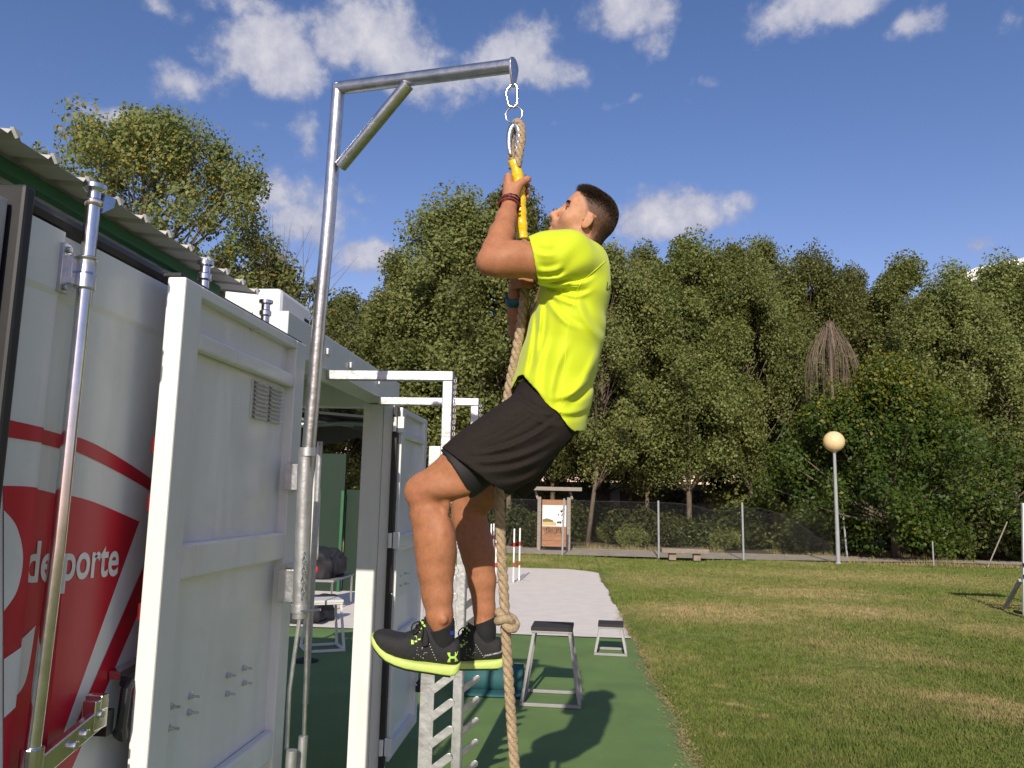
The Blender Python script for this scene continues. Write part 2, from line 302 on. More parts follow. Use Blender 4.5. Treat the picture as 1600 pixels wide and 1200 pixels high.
me = np_mesh('lawn_grass', V.reshape(-1, 3), np.arange(3*n).reshape(-1, 3), 3); tag(link('lawn_grass', me, 'lawn'), None, kind='stuff')
n = 26000; yy = 19.4+rg.random(n)*5.2; xx = -9+rg.random(n)*9.6; an = rg.random(n)*6.283; hh = .03+.03*rg.random(n); wd = .012
V = np.empty((n, 3, 3)); V[:, 0] = np.stack([xx-np.cos(an)*wd, yy-np.sin(an)*wd, 0*xx-.03], 1); V[:, 1] = np.stack([xx+np.cos(an)*wd, yy+np.sin(an)*wd, 0*xx-.03], 1); V[:, 2] = np.stack([xx+rg.normal(0, .02, n), yy+rg.normal(0, .02, n), hh-.02], 1); V = V[(yy > 19.8+.25*np.sin(xx*2)) | (xx < -10)]
me = np_mesh('far_lawn_grass', V.reshape(-1, 3), np.arange(3*len(V)).reshape(-1, 3), 3); tag(link('far_lawn_grass', me, 'lawn'), None, kind='stuff')
# dry clippings along the floor's edge
M['straw'] = mat('dry_clippings', (.36, .28, .13), .9, var=.3, vscale=9)
n = 5200; yy = 4.5+rg.random(n)**1.6*8; e_ = .80-.014*(yy-5.5)-.0004*(yy-5.5)**2+.02*np.sin(yy*2.1)+.012*np.sin(yy*5.7+1)
xx = e_+rg.normal(0, .04, n)*(.5+np.abs(np.sin(yy*3.1))); an = rg.random(n)*6.283; ln = .01+.03*rg.random(n); wd = .0016+.0006*yy*.3
d = np.stack([np.cos(an), np.sin(an)], 1); p = np.stack([-d[:, 1], d[:, 0]], 1)*wd[:, None]; q = np.stack([xx, yy], 1); z0 = .013+.012*rg.random(n)
V = np.empty((n, 3, 3)); V[:, 0, :2] = q+p; V[:, 1, :2] = q-p; V[:, 2, :2] = q+d*ln[:, None]; V[:, :, 2] = z0[:, None]; V[:, 2, 2] += .012*rg.random(n)
me = np_mesh('dry_clippings', V.reshape(-1, 3), np.arange(3*n).reshape(-1, 3), 3); tag(link('dry_clippings', me, 'straw'), None, kind='stuff')
# ================================================================== shipping container with its doors
cont = thing('shipping_container', 'white shipping container with swung-back doors and red lettered door leaf', 'container', (-2.3, 4.05, 0))
def part(name, m, parent, lo, hi, bevel=.004): return MB().box(lo, hi).build(name, m, parent, bevel=bevel)
# frame of the open end
part('corner_post', 'white', cont, (-1.33, 4.93, .0), (-1.20, 5.12, 2.26)); part('post_face', 'white', cont, (-1.197, 4.92, .0), (-1.13, 5.07, 2.26))
part('corner_post', 'white', cont, (-1.30, 3.16, .0), (-1.19, 3.30, 2.26)); part('corner_post', 'white', cont, (-3.6, 4.93, 0), (-3.45, 5.12, 2.26)); part('corner_post', 'white', cont, (-3.6, 3.1, 0), (-3.45, 3.26, 2.26))
part('side_rail', 'white', cont, (-1.30, 3.06, 2.264), (-1.15, 5.13, 2.42)); part('side_rail', 'white', cont, (-3.6, 3.06, 2.264), (-3.45, 5.13, 2.42))
part('header', 'white', cont, (-3.447, 3.06, 2.25), (-1.303, 3.16, 2.417)); part('header', 'white', cont, (-3.447, 5.0, 2.25), (-1.303, 5.13, 2.417))
mb = MB(); rows = []
for i in range(25):
    y = 3.1+i*.08; z = 2.37+(.02 if i % 4 < 2 else 0); rows.append([(-3.44, y, z), (-1.31, y, z)])
mb.grid(rows); o = mb.build('roof_sheet', 'offwhite', cont); o.modifiers.new('s', 'SOLIDIFY').thickness = -.004
for px, py in ((512, 547), (548, 567), (592, 594)):
    p = atX(px, py, -1.148); part('rail_lug', 'white', cont, (-1.15, p[1]-.03, 2.33), (-1.135, p[1]+.03, 2.36))
def bolt(p, parent, ln=.03, nx=1):
    mb = MB(); x, y, z = p
    def ring(r, x0, x1, n=6): mb.tube([(x+x0*nx, y, z), (x+x1*nx, y, z)], r, n)
    ring(.0105, 0, .002, 12); ring(.0085, .002, .010); ring(.0042, .010, ln, 8)
    return mb.build('bolt', 'chrome', parent, smooth=True)
def door(X, y0, y1, z0, z1, label, hinge_far=True, bolts=(), vent=None, rails=((2.10, 2.15), (1.45, 1.55), (.74, .84))):
    T = .05
    d = MB().box((X-T, y0+.01, z0+.01), (X-.037, y1-.01, z1-.01)).build('door', 'white', cont)
    if label: d['label'] = label
    for a, b in ((y0, y0+.105), (y1-.105, y1)): part('stile', 'white', d, (X-T-.003, a, z0), (X, b, z1), .005)
    ya, yb = y0+.106, y1-.106
    part('rail', 'white', d, (X-T-.003, ya, z1-.032), (X-.001, yb, z1), .004); part('rail', 'white', d, (X-T-.003, ya, z0), (X-.001, yb, z0+.08), .004)
    for a, b in rails: part('rail', 'white', d, (X-.036, ya, a), (X-.001, yb, b), .008)
    part('gasket', 'rubber', d, (X-T-.02, y0+.004, z1+.001), (X-.018, y1, z1+.014), .003)
    mb = MB().box((X-T-.028, y1+.001 if hinge_far else y0-.025, z0), (X-.018, y1+.02 if hinge_far else y0-.001, z1)); mb.build('gasket', 'rubber', d, bevel=.004)
    if vent:
        va, vb, za, zb = vent; yc = (va+vb)/2; mb = MB()
        for a, b in ((va, yc-.004), (yc+.004, vb)):
            mb.box((X-.036, a, za), (X-.031, b, zb)); k = 9
            for i in range(k):
                z = za+.008+(zb-za-.016)*i/(k-1); mb.add([(X-.030, a+.008, z+.004), (X-.030, b-.008, z+.004), (X-.018, b-.008, z-.006), (X-.018, a+.008, z-.006)], [(0, 1, 2, 3)]); mb.add([(X-.018, a+.008, z-.006), (X-.018, b-.008, z-.006), (X-.03, b-.008, z-.008), (X-.03, a+.008, z-.008)], [(0, 1, 2, 3)])
        mb.build('vent', 'offwhite', d)
    for p in bolts: bolt((X-.036, p[1], p[2]), d)
    return d
XD = -1.08
bp = [atX(x, y, XD-.03) for x, y in ((269, 1104), (300, 1088), (298, 1113), (267, 1138), (358, 1055), (383, 1044), (357, 1084), (383, 1067), (320, 466), (395, 513), (408, 517))]
d2 = door(XD, 2.08, 3.09, .12, 2.285, None, True, bp, (2.66, 2.93, 1.95, 2.085))
for px, py in ((238, 695), (229, 785), (214, 958), (203, 1078)):
    z = atX(px, py, -1.13)[2]; part('reflector', 'redpaint', d2, (-1.139, 2.079, z-.022), (-1.1335, 2.10, z+.022), .001)
for y in (2.36, 2.86):                                   # lock rods of this leaf stand up behind it
    mb = MB().tube([(-1.165, y, .4), (-1.165, y, 2.35)], .016, 14).lathe([(.018, 2.35), (.022, 2.355), (.022, 2.37), (.016, 2.375), (.016, 2.395), (.026, 2.40), (.026, 2.412)], (-1.165, y, 0), 14); mb.build('lock_rod', 'chrome', d2, smooth=True)
q = [atX(x, y, -1.09) for x, y in ((627, 900), (640, 896), (628, 915), (640, 912), (618, 905), (618, 925))]
d3 = door(-1.085, 4.96, 5.82, .12, 2.245, None, False, q, None, ((2.06, 2.11), (1.35, 1.45), (.74, .84)))
mb = MB().box((-1.135, 4.895, .1), (-1.10, 4.934, 2.24)); mb.build('seal', 'rubber', d3, bevel=.006)
for z in (.35, .6, .85, 1.1, 1.35, 1.6, 1.85, 2.1): MB().tube([(-1.100, 4.913, z), (-1.094, 4.913, z)], .006, 8).build('rivet', 'chrome', d3)
for z in (.22, 1.42, 2.13):
    h = MB().box((-1.128, 4.90, z-.05), (-1.062, 4.918, z+.05)).tube([(-1.118, 4.89, z-.045), (-1.118, 4.89, z+.045)], .013, 10); h.build('hinge', 'white', d3, bevel=.002)
mb = MB().tube([(-1.06, 5.68, .62), (-1.03, 5.69, .60), (-1.02, 5.70, .52), (-1.03, 5.70, .44), (-1.06, 5.69, .40)], .022, 10).lathe([(.028, .37), (.03, .38), (.03, .405), (.01, .41)], (-1.04, 5.64, 0), 14)
mb.build('lever', 'rubber', d3, smooth=True)

# red and white leaf with the lettering
XR = -1.2
leaf = None
prof = [(1.58, 0), (1.72, 0), (1.735, -.02), (1.83, -.02), (1.845, 0), (2.64, 0)]
def xr(y):
    for (a, xa), (b, xb) in zip(prof, prof[1:]):
        if y <= b: return XR+xa+(xb-xa)*max(0, (y-a))/(b-a)
    return XR
mb = MB(); mb.grid([[(xr(y), y, .1) for y, _ in prof], [(xr(y), y, 2.135) for y, _ in prof], [(xr(y)+.006, y, 2.15) for y, _ in prof], [(xr(y)+.006, y, 2.29) for y, _ in prof]])
mb.box((-1.262, 1.58, .1), (-1.24, 2.64, 2.29)); leaf = mb.build('door', 'white', cont); leaf['label'] = 'white door leaf with red curved graphic and white lettering'
def decal(poly, m, lift, name='graphic'):
    """flat vinyl laid on the pressed panel: cut at the panel's folds and set on its profile"""
    bm = bmesh.new(); vs = [bm.verts.new((0, p[0], p[1])) for p in poly]; bm.faces.new(vs)
    return decal_bm(bm, m, lift, name)
def decal_bm(bm, m, lift, name):
    for y, _ in prof[1:-1]: bmesh.ops.bisect_plane(bm, geom=bm.verts[:]+bm.edges[:]+bm.faces[:], plane_co=(0, y, 0), plane_no=(0, 1, 0))
    bmesh.ops.triangulate(bm, faces=bm.faces[:])
    for v in bm.verts: v.co.x = xr(v.co.y)+lift
    bmesh.ops.recalc_face_normals(bm, faces=bm.faces[:])
    me = bpy.data.meshes.new(name); bm.to_mesh(me); bm.free(); return link(name, me, m, leaf)
def yz(pts): return [tuple(atX(x, y, XR)[1:]) for x, y in pts]
def smooth_line(pts, k=6):
    out = []; P = [pts[0]]+list(pts)+[pts[-1]]
    for i in range(1, len(P)-2):
        a, b, c, d = (np.array(P[i+j-1], float) for j in range(4))
        for t in np.arange(k)/k: out.append(tuple(.5*((2*b)+(c-a)*t+(2*a-5*b+4*c-d)*t*t+(3*b-a-3*c+d)*t**3)))
    return out+[tuple(pts[-1])]
decal(yz(smooth_line([(4, 654), (90, 674), (150, 695), (227, 742), (262, 775), (300, 815)]))+yz(smooth_line([(300, 838), (262, 795), (229, 764), (150, 720), (90, 697), (4, 682)])), 'red', .0015)
decal(yz(smooth_line([(4, 759), (50, 761), (100, 772), (150, 786), (217, 815)]))+yz([(100, 1140), (60, 1275), (4, 1290)]), 'red', .0015)
decal(yz([(268, 780), (268, 835), (112, 1200), (80, 1275), (56, 1275), (97, 1180)]), 'red', .0015)
decal(yz(smooth_line([(4, 797), (24, 823), (34, 870), (25, 922), (4, 955)])), 'white', .003)
decal(yz(smooth_line([(4, 1030), (35, 1008), (67, 978)]))+yz(smooth_line([(66, 982), (52, 1062), (30, 1096), (4, 1122)])), 'white', .003)
tm = text_mesh('deporte', .115, 0, .0022, 5); co = np.array([v.co[:] for v in tm.vertices]); wsc = .338/(co[:, 0].max()-co[:, 0].min())
bm = bmesh.new(); bm.from_mesh(tm); x0 = co[:, 0].min()
for v in bm.verts:
    x, y = v.co.x-x0, v.co.y; v.co = (0, 1.733+x*wsc, 1.488+y*1.12-.04*x*wsc)
decal_bm(bm, 'white', .003, 'lettering')
mb = MB().tube([(-1.222, 1.57, 2.315), (-1.222, 2.64, 2.315)], .026, 10); mb.build('gasket', 'rubber', leaf, smooth=True)
mb = MB().box((-1.262, 1.545, .1), (-1.172, 1.579, 2.34)); mb.build('gasket', 'rubber', leaf, bevel=.008)
mb = MB().box((-1.262, 1.50, .1), (-1.20, 1.535, 2.30)); mb.build('edge_strip', 'galvdull', leaf, bevel=.004)
rt, rm, rb_ = atX(138, 395, -1.165), atX(91, 850, -1.165), atX(53, 1155, -1.165); RY = rt[1]; dY = RY-1.814
rod = MB().tube([(-1.165, rb_[1]-.01, .3), rb_, rm, (-1.165, RY, 2.375)], .0165, 18).build('lock_rod', 'chrome', leaf, smooth=True)
mb = MB().lathe([(.018, 2.37), (.021, 2.375), (.021, 2.385), (.015, 2.39), (.015, 2.405), (.02, 2.408), (.026, 2.415), (.026, 2.425), (.016, 2.428)], (-1.165, RY+.002, 0), 18)
mb.prism([(-1.15, 1.83+dY, 2.36), (-1.14, 1.86+dY, 2.385), (-1.14, 1.865+dY, 2.41), (-1.15, 1.835+dY, 2.41)], (-.02, 0, 0)); mb.build('rod_cam', 'chrome', leaf, smooth=True)
mb = MB().box((-1.2, 1.752+dY, 2.145), (-1.184, 1.782+dY, 2.262)).lathe([(.022, 2.165), (.024, 2.167), (.024, 2.20), (.021, 2.205), (.021, 2.235), (.024, 2.24), (.024, 2.243), (.02, 2.245)], (-1.165, RY-.001, 0), 18).box((-1.198, 1.775+dY, 2.17), (-1.175, 1.81+dY, 2.24))
for z in (2.158, 2.248): mb.tube([(-1.184, 1.767+dY, z), (-1.176, 1.767+dY, z)], .008, 8)
mb.build('rod_bracket', 'galv', leaf, smooth=True, bevel=.002)
hY = rb_[1]-1.795
mb = MB().bar((-1.165, 1.78+hY, 1.08), (-1.15, 1.96, 1.145), .05, .02, (1, 0, 0)).box((-1.175, 1.93, 1.12), (-1.14, 1.985, 1.19)).box((-1.18, 1.945, 1.165), (-1.135, 1.975, 1.2)).tube([(-1.166, rb_[1]-.002, 1.02), (-1.166, rb_[1], 1.14)], .024, 14)
for y, z in ((1.86, 1.11), (1.90, 1.125), (1.955, 1.155)): mb.tube([(-1.15, y, z), (-1.135, y, z)], .012, 8)
mb.build('lock_handle', 'chrome', leaf, bevel=.003)
mb = MB().tube([(-1.165, 2.09, 1.20), (-1.14, 2.08, 1.20), (-1.14, 2.06, 1.19), (-1.14, 2.05, 1.10), (-1.14, 2.06, 1.075), (-1.17, 2.09, 1.075)], .014, 8).box((-1.19, 2.0, 1.09), (-1.15, 2.03, 1.15)); mb.build('lever', 'rubber', leaf, smooth=True)
mb = MB().tube([(-1.165, 2.16, .55), (-1.15, 2.16, 1.13), (-1.15, 2.17, 1.165), (-1.15, 2.21, 1.17), (-1.165, 2.22, 1.10), (-1.165, 2.22, .55)], .012, 8).bar((-1.18, 2.07, 1.22), (-1.18, 2.24, 1.235), .03, .02); mb.build('lock_handle', 'chrome', leaf, smooth=True)

# small rods and sockets beside the hinge post
mb = MB().tube([atY(468, 968, 3.0), atY(452, 1080, 3.0), atY(448, 1170, 3.02)], .008, 8); mb.build('hanging_rod', 'galvdull', cont, smooth=True)
mb = MB().tube([atY(482, 880, 3.06), atY(478, 1060, 3.06), atY(474, 1180, 3.06)], .0085, 8); mb.build('hanging_rod', 'galv', cont, smooth=True)
for (x, y, Y, r) in ((474, 1150, 3.06, .017), (456, 1172, 3.0, .02)):
    p = atY(x, y, Y); MB().tube([(p[0], p[1], p[2]), (p[0]-.01, p[1], 0)], r, 14).build('rod_socket', 'galvdull', cont, smooth=True)

# ================================================================== rope gantry
pl = [atY(529, 133, 2.76), atY(514, 340, 2.80), atY(499, 500, 2.83), atY(482, 705, 2.86)]
gan = thing('rope_gantry', 'galvanised tube gantry arm with diagonal brace holding the climbing rope', 'gantry', tuple(atY(474, 966, 2.9)))
arm_end = atY(800, 103, 2.5)
MB().tube(pl+[atY(478, 760, 2.87)], .0245, 24).build('pole', 'galv', gan, smooth=True)
MB().tube([atY(480, 700, 2.86), atY(478, 712, 2.86), atY(469, 955, 2.9), atY(468.5, 966, 2.9)], [.027, .0285, .0285, .027], 24).build('sleeve', 'galvdull', gan, smooth=True)
for a, b in ((atY(481, 700, 2.86), atY(480.6, 713, 2.86)), (atY(469.2, 944, 2.9), atY(468.6, 957, 2.9))): MB().tube([a, b], .0325, 24).build('collar', 'galvdull', gan, smooth=True)
a0 = np.array(pl[0]); ad = (arm_end-a0)/np.linalg.norm(arm_end-a0)
a0 = a0+np.array([0, 0, -.012]); MB().tube([a0-ad*.006, arm_end], .0245, 24).build('arm', 'galv', gan, smooth=True)
k = .5; b1 = a0+(arm_end-a0)*.43+np.array([0, 0, -.02]); b0 = atY(532, 260, 2.77)
MB().tube([b0, b1], .0235, 24).build('brace', 'galv', gan, smooth=True)
# end plate: a teardrop tab across the tube's end
sx = np.cross(ad, [0, 0, 1.]); sx /= np.linalg.norm(sx); up = np.array([0, 0, 1.]); poly = []
for i in range(24):
    t = i/24*6.2832; r = .034; cx, cz = r*math.cos(t), r*math.sin(t)*.95
    if cz < 0: cz *= 2.3; cx *= (1-.45*(cz/-.075)) if cz > -.075 else .5
    poly.append(arm_end+ad*.002+sx*cx*.95+up*(cz-.004))
MB().prism(poly, ad*.008).build('end_plate', 'galv', gan, bevel=.0015)
for (y0_, y1_) in ((722, 770), (882, 940)):
    mb = MB()
    z1, z0 = atY(460, y0_, 3.0)[2], atY(460, y1_, 3.0)[2]
    mb.box((-1.078, 2.95, z0), (-1.07, 3.06, z1)).box((-1.07, 2.90, z0+.01), (-1.0, 2.91, z1-.01))
    for i in range(4): mb.tube([(-1.07, 2.985+.03*(i % 2), z0+(z1-z0)*(.15+.23*i)), (-1.058, 2.985+.03*(i % 2), z0+(z1-z0)*(.15+.23*i))], .009, 6)
    mb.build('clamp_plate', 'galv', gan, bevel=.002)
mb = MB(); p = atY(476, 868, 2.83)
for i in range(9):
    c = Vector(p)+Vector((.001*math.sin(i), 0, -.018*i)); e = Vector((1, 0, 0)) if i % 2 else Vector((0, 1, 0))
    mb.tube([c+e*.006*math.cos(t)+Vector((0, 0, .0125*math.sin(t))) for t in (6.2832*j/10 for j in range(10))], .0022, 6, closed=True)
mb.build('chain', 'chrome', gan, smooth=True)
p = Vector(atY(466, 955, 2.88)); MB().tube([p, p+Vector((.05, -.02, .006)), p+Vector((.09, -.03, .012))], .0045, 8).build('pin', 'chrome', gan, smooth=True)

# ------------------------------------------------------------------ carabiner, ring, rope
def rail(pts, r, name, m, parent=None, closed=True, n=10): return MB().tube(pts, r, n, closed=closed).build(name, m, parent, smooth='all')
hk = arm_end+ad*.006
K = [atY(x, y, 2.5) for x, y in ((806, 133), (808.5, 138), (808, 163), (803, 168), (795, 166), (793.5, 160), (790, 146), (793, 140), (800, 131))]
tag(rail(K, .0048, 'carabiner', 'chrome'), 'zinc oblong carabiner clipped to the gantry arm end plate', 'carabiner')
rc = atY(803, 179, 2.5); rr_ = .0285
tag(rail([Vector(rc)+Vector((rr_*math.cos(t), -.006*math.cos(t), rr_*math.sin(t))) for t in (6.2832*i/28 for i in range(28))], .0032, 'steel_ring', 'chrome'), 'thin round steel ring linking carabiner and rope eye', 'ring')

RP = [(804, 252, 2.50), (809, 276, 2.50), (812, 300, 2.50), (814, 340, 2.505), (817, 380, 2.515), (821, 420, 2.53), (820, 455, 2.54), (815, 500, 2.545), (807, 550, 2.545), (797, 600, 2.545), (789, 650, 2.545), (784, 700, 2.55), (781, 750, 2.555), (781, 800, 2.56), (784, 870, 2.56), (788, 940, 2.56), (791, 1000, 2.56), (796, 1080, 2.56), (803, 1180, 2.56), (806, 1240, 2.555)]
rp = [np.array(atY(*p)) for p in RP]
b = rp[-1]; rp += [np.array([b[0]+.004, b[1], b[2]-.25]), np.array([b[0]+.006, b[1], .35]), np.array([b[0]+.006, b[1], .012])]
def resample(pts, step):
    sm = [np.array(p) for p in smooth_line([tuple(p) for p in pts], 12)]
    d = np.r_[0, np.cumsum([np.linalg.norm(sm[i+1]-sm[i]) for i in range(len(sm)-1)])]; s = np.arange(0, d[-1], step); A = np.array(sm)
    return np.stack([np.interp(s, d, A[:, k]) for k in range(3)], 1), s
def twisted(pts, name, parent, R=.0083, rs_=.0088, pitch=.085, ph=0., m='rope'):
    P, s = resample(pts, .006); mb = MB(); T = np.gradient(P, axis=0); T /= np.linalg.norm(T, axis=1)[:, None]
    f = np.cross(T[0], [0, 1., .1]); f /= np.linalg.norm(f); fr = []
    for t in T: f = f-t*(f@t); f = f/np.linalg.norm(f); fr.append(f)
    fr = np.array(fr); g = np.cross(T, fr)
    for k in range(3):
        a = -6.2832*s/pitch+k*2.0944+ph; mb.tube(P+(fr*np.cos(a)[:, None]+g*np.sin(a)[:, None])*R, rs_, 9)
    return mb.build(name, m, parent, smooth='all')
rope = thing('climbing_rope', 'thick tan twisted climbing rope with yellow taped top and a knot', 'rope', (float(rp[-1][0]), float(rp[-1][1]), 0))
twisted(rp[1:], 'rope_length', rope)
eye = [atY(x, y, Y) for x, y, Y in ((801, 262, 2.515), (799, 240, 2.52), (799, 215, 2.522), (803, 197, 2.518), (809, 191, 2.506), (814, 197, 2.494), (815, 215, 2.488), (812, 238, 2.488), (808, 262, 2.492))]
twisted(eye, 'rope_eye', rope, .0068, .0075, .07)
th = [atY(x, y, Y) for x, y, Y in ((798, 243, 2.50), (795, 225, 2.50), (797, 206, 2.50), (803, 196, 2.50), (809, 200, 2.495), (811, 215, 2.49), (806, 240, 2.492))]
thm = MB(); P_, s_ = resample(th, .005)
thm.tube(P_, [.004+.0065*math.sin(math.pi*min(1, i/len(P_)*1.0))**.6 for i in range(len(P_))], 10); thm.build('thimble', 'galv', rope, smooth='all')
tp = [rp[0], rp[1], rp[2], rp[3], rp[4]-(rp[4]-rp[3])*.12]; P_, s_ = resample(tp, .006)
MB().tube(P_, [.0192+.0012*math.sin(i*.9)+.0009*math.sin(i*2.3+1) for i in range(len(P_))], 16).build('yellow_tape', 'tape', rope, smooth='all')
kc = Vector(atY(789, 970, 2.555)); kp = []
for i in range(80):
    t = i/80*6.2832*2; kp.append(kc+Vector(((.024+.006*math.cos(t*1.5))*math.cos(t)+.004, (.024+.006*math.cos(t*1.5))*math.sin(t), .0135*math.sin(t*1.5)-.012*math.cos(t))))
MB().tube(kp, [.0135+.0008*math.sin(i*1.9) for i in range(80)], 10, closed=True).build('knot', 'rope', rope, smooth='all')

# ================================================================== notched ladders (two uprights with bracket arms)
def ladder(Y, label):
    t = thing('notched_ladder_upright', label, 'exercise rig', (-.60, Y, 0), 'notched ladder uprights')
    zt = 2.262
    MB().box((-1.15, Y-.022, zt-.044), (-.558, Y+.022, zt)).build('bracket_arm', 'galvdull', t, bevel=.004)
    MB().box((-.605, Y-.021, 1.70), (-.559, Y+.021, zt-.045)).build('upper_post', 'galvdull', t, bevel=.004)
    MB().box((-.66, Y-.004, .0), (-.598, Y+.004, 1.92)).build('plate', 'galvdull', t, bevel=.0015)
    tooth = None
    for i in range(15):
        z = .08+i*.112
        if tooth is None:
            mb = MB(); w_ = .017; a = Vector((-.6, Y, 0)); d = Vector((.075, 0, .058)); nn = Vector((-d.z, 0, d.x)).normalized()*w_
            pts = [a-nn-d*.12, a+d-nn]+[a+d+d.normalized()*w_*math.sin(u)-nn*math.cos(u) for u in (.5, 1., 1.57, 2.1, 2.6)]+[a+d+nn, a+nn-d*.12]
            mb.prism([p+Vector((0, -.0046, 0)) for p in pts], (0, .0092, 0)); tooth = mb.build('tooth', 'galvdull', t, bevel=.0015); o = tooth
        else:
            o = tooth.copy(); C.objects.link(o)
        o.location.z = z
    MB().box((-.72, Y-.06, .0), (-.50, Y+.06, .012)).build('foot_plate', 'galvdull', t, bevel=.002)
    mb = MB()
    for i in range(24):
        c = Vector((-.548, Y-.012, zt-.03-.0135*i)); e = Vector((1, 0, 0)) if i % 2 else Vector((0, 1, 0))
        mb.tube([c+e*.005*math.cos(u)+Vector((0, 0, .0095*math.sin(u))) for u in (6.2832*j/8 for j in range(8))], .0018, 5, closed=True)
    mb.build('chain', 'chrome', t, smooth=True)
    return t
ladder(3.6, 'nearer galvanised upright with slanted teeth, behind the climber\'s legs'); ladder(4.6, 'farther galvanised upright with slanted teeth, next to the open container')

# ================================================================== canopy roof
can = thing('canopy_roof', 'grey corrugated canopy roof on green steel beams above the red door', 'canopy', (-3.2, 1.2, 0))
EX = -1.62; ez = 2.695
mb = MB(); rows = []
y = -2.0; pr = []
while y < 3.72:
    pr += [(y, 0), (y+.122, 0), (y+.136, .019), (y+.164, .019)]; y += .178
pr.append((y, 0)); YE = y
SLP = .10; RX = -3.3
for x, dz in ((EX, 0), (RX, SLP*(EX-RX)), (-5.0, 0)): rows.append([(x, a, ez+dz+h) for a, h in pr])
mb.grid(rows); o = mb.build('roof_sheet', 'roof', can); o.modifiers.new('s', 'SOLIDIFY').thickness = .0015
cl_ = None; y = -2.0
while y < 3.72:
    yy_ = y+.150
    if cl_ is None:
        mb = MB(); mb.add([(EX+.001, -.024, .021), (EX+.001, .022, .021), (EX+.001, .002, -.004), (EX+.012, -.023, .020), (EX+.012, .021, .020), (EX+.011, .001, -.002)], [(0, 2, 1), (3, 4, 5), (0, 1, 4, 3), (0, 3, 5, 2), (1, 2, 5, 4)])
        cl_ = mb.build('rib_end', 'white', can); o = cl_
    else: o = cl_.copy(); C.objects.link(o)
    o.location = (0, yy_, ez); y += .178
for x in (-1.763, RX, -4.88):
    z = ez+SLP*(EX-x) if x >= RX else ez+.08
    MB().box((x-.022, -2, z-.062), (x+.022, 3.70, z-.018)).build('beam', 'greenbeam', can, bevel=.003)
for x, y in ((-2.05, 3.45), (-2.05, -1.8), (-4.88, 3.45), (-4.88, -1.8)): MB().box((x-.035, y-.035, 0), (x+.035, y+.035, ez-.05)).build('post', 'greenbeam', can, bevel=.004)
MB().box((-4.88, 3.40, ez-.15), (-1.76, 3.48, ez-.06)).build('cross_beam', 'greenbeam', can); MB().box((-4.88, -1.84, ez-.15), (-1.76, -1.76, ez-.06)).build('cross_beam', 'greenbeam', can)
# closed store container standing under the canopy
sc_ = thing('storage_container', 'closed off-white corrugated store under the canopy, behind the red door', 'container', (-3.6, .6, 0))
mb = MB(); rows = [[], []]
y = -1.6
while y < 2.55:
    for a, h in ((0, 0), (.09, 0), (.12, -.035), (.21, -.035)): rows[0].append((-2.25+h, y+a, .0)); rows[1].append((-2.25+h, y+a, 2.3))
    y += .24
mb.grid(rows).build('wall', 'offwhite', sc_); MB().box((-4.9, -1.6, 0), (-2.30, 2.55, 2.29)).build('body', 'offwhite', sc_); MB().box((-4.92, -1.62, 2.301), (-2.23, 2.57, 2.36)).build('roof', 'offwhite', sc_)

# air conditioner on the container
ac = thing('air_conditioner', 'white box air conditioner on the container roof beside the gantry pole', 'air conditioner', (-1.8, 4.4, 2.40))
MB().box((-1.95, 4.18, 2.46), (-1.62, 4.70, 2.815)).build('casing', 'plasticwhite', ac, bevel=.03)
MB().tube([(-1.79, 4.178, 2.64), (-1.79, 4.172, 2.64)], .10, 24).build('fan_grille', 'offwhite', ac); MB().box((-1.621, 4.57, 2.62), (-1.613, 4.64, 2.73)).build('handle_recess', 'dark', ac, bevel=.01)
MB().box((-1.93, 4.22, 2.40), (-1.65, 4.68, 2.46)).build('foot', 'dark', ac)

# dark awning and things seen through the open container
aw = thing('folding_awning', 'dark fabric awning with steel arms, seen through the open container', 'awning', (-3.2, 6.0, 0))
p = [atY(470, 640, 5.9), atY(582, 650, 5.9), atY(580, 676, 6.9), atY(470, 700, 6.9)]
mb = MB().add(p, [(0, 1, 2, 3)]); o = mb.build('fabric', 'dark', aw); o.modifiers.new('s', 'SOLIDIFY').thickness = .02
MB().tube([atY(470, 664, 6.1), atY(545, 660, 6.1), atY(582, 663, 6.1)], .022, 10).build('arm', 'galvdull', aw, smooth=True); a = atY(560, 668, 6.3); MB().tube([atY(470, 655, 6.0), atY(552, 664, 6.2)], .018, 10).build('arm', 'galvdull', aw, smooth=True)
a = atY(500, 690, 6.6); MB().tube([a, (a[0], a[1], 0)], .025, 10).build('post', 'galvdull', aw, smooth=True)
sc2 = thing('green_screen_wall', 'tall green sheet wall with shade put into its colour, behind the open container', 'screen', (-4.2, 14.6, 0))
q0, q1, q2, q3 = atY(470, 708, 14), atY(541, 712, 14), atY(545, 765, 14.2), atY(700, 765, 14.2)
MB().box((q0[0]-.6, 14.0, 0), (q1[0], 14.06, q0[2])).build('tall_panel', 'shadedgreen', sc2); MB().box((q1[0]+.003, 14.12, 0), (q3[0]-.6, 14.17, q2[2])).build('low_panel', 'shadedgreen', sc2)
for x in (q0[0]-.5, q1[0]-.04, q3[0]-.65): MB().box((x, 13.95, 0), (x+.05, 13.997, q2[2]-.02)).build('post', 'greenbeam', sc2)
fl = thing('feather_flag', 'white feather flag standing inside the container opening', 'flag', tuple(atZ(492, 905)))
f0 = atY(505, 705, 8.2); rows = []
for i in range(14):
    t = i/13; y_ = 700+175*t; l_ = 503-6*t; wd_ = 6+22*math.sin(min(1, t*1.15)*1.9)**2*.6+5*t; rows.append([atY(l_-wd_, y_, 8.2+.03*math.sin(t*9)), atY(l_-wd_*.5, y_, 8.17+.03*math.sin(t*7)), atY(l_, y_, 8.2)])
o = MB().grid(rows).build('cloth', 'offwhite', fl, smooth='all'); o.modifiers.new('s', 'SOLIDIFY').thickness = .003
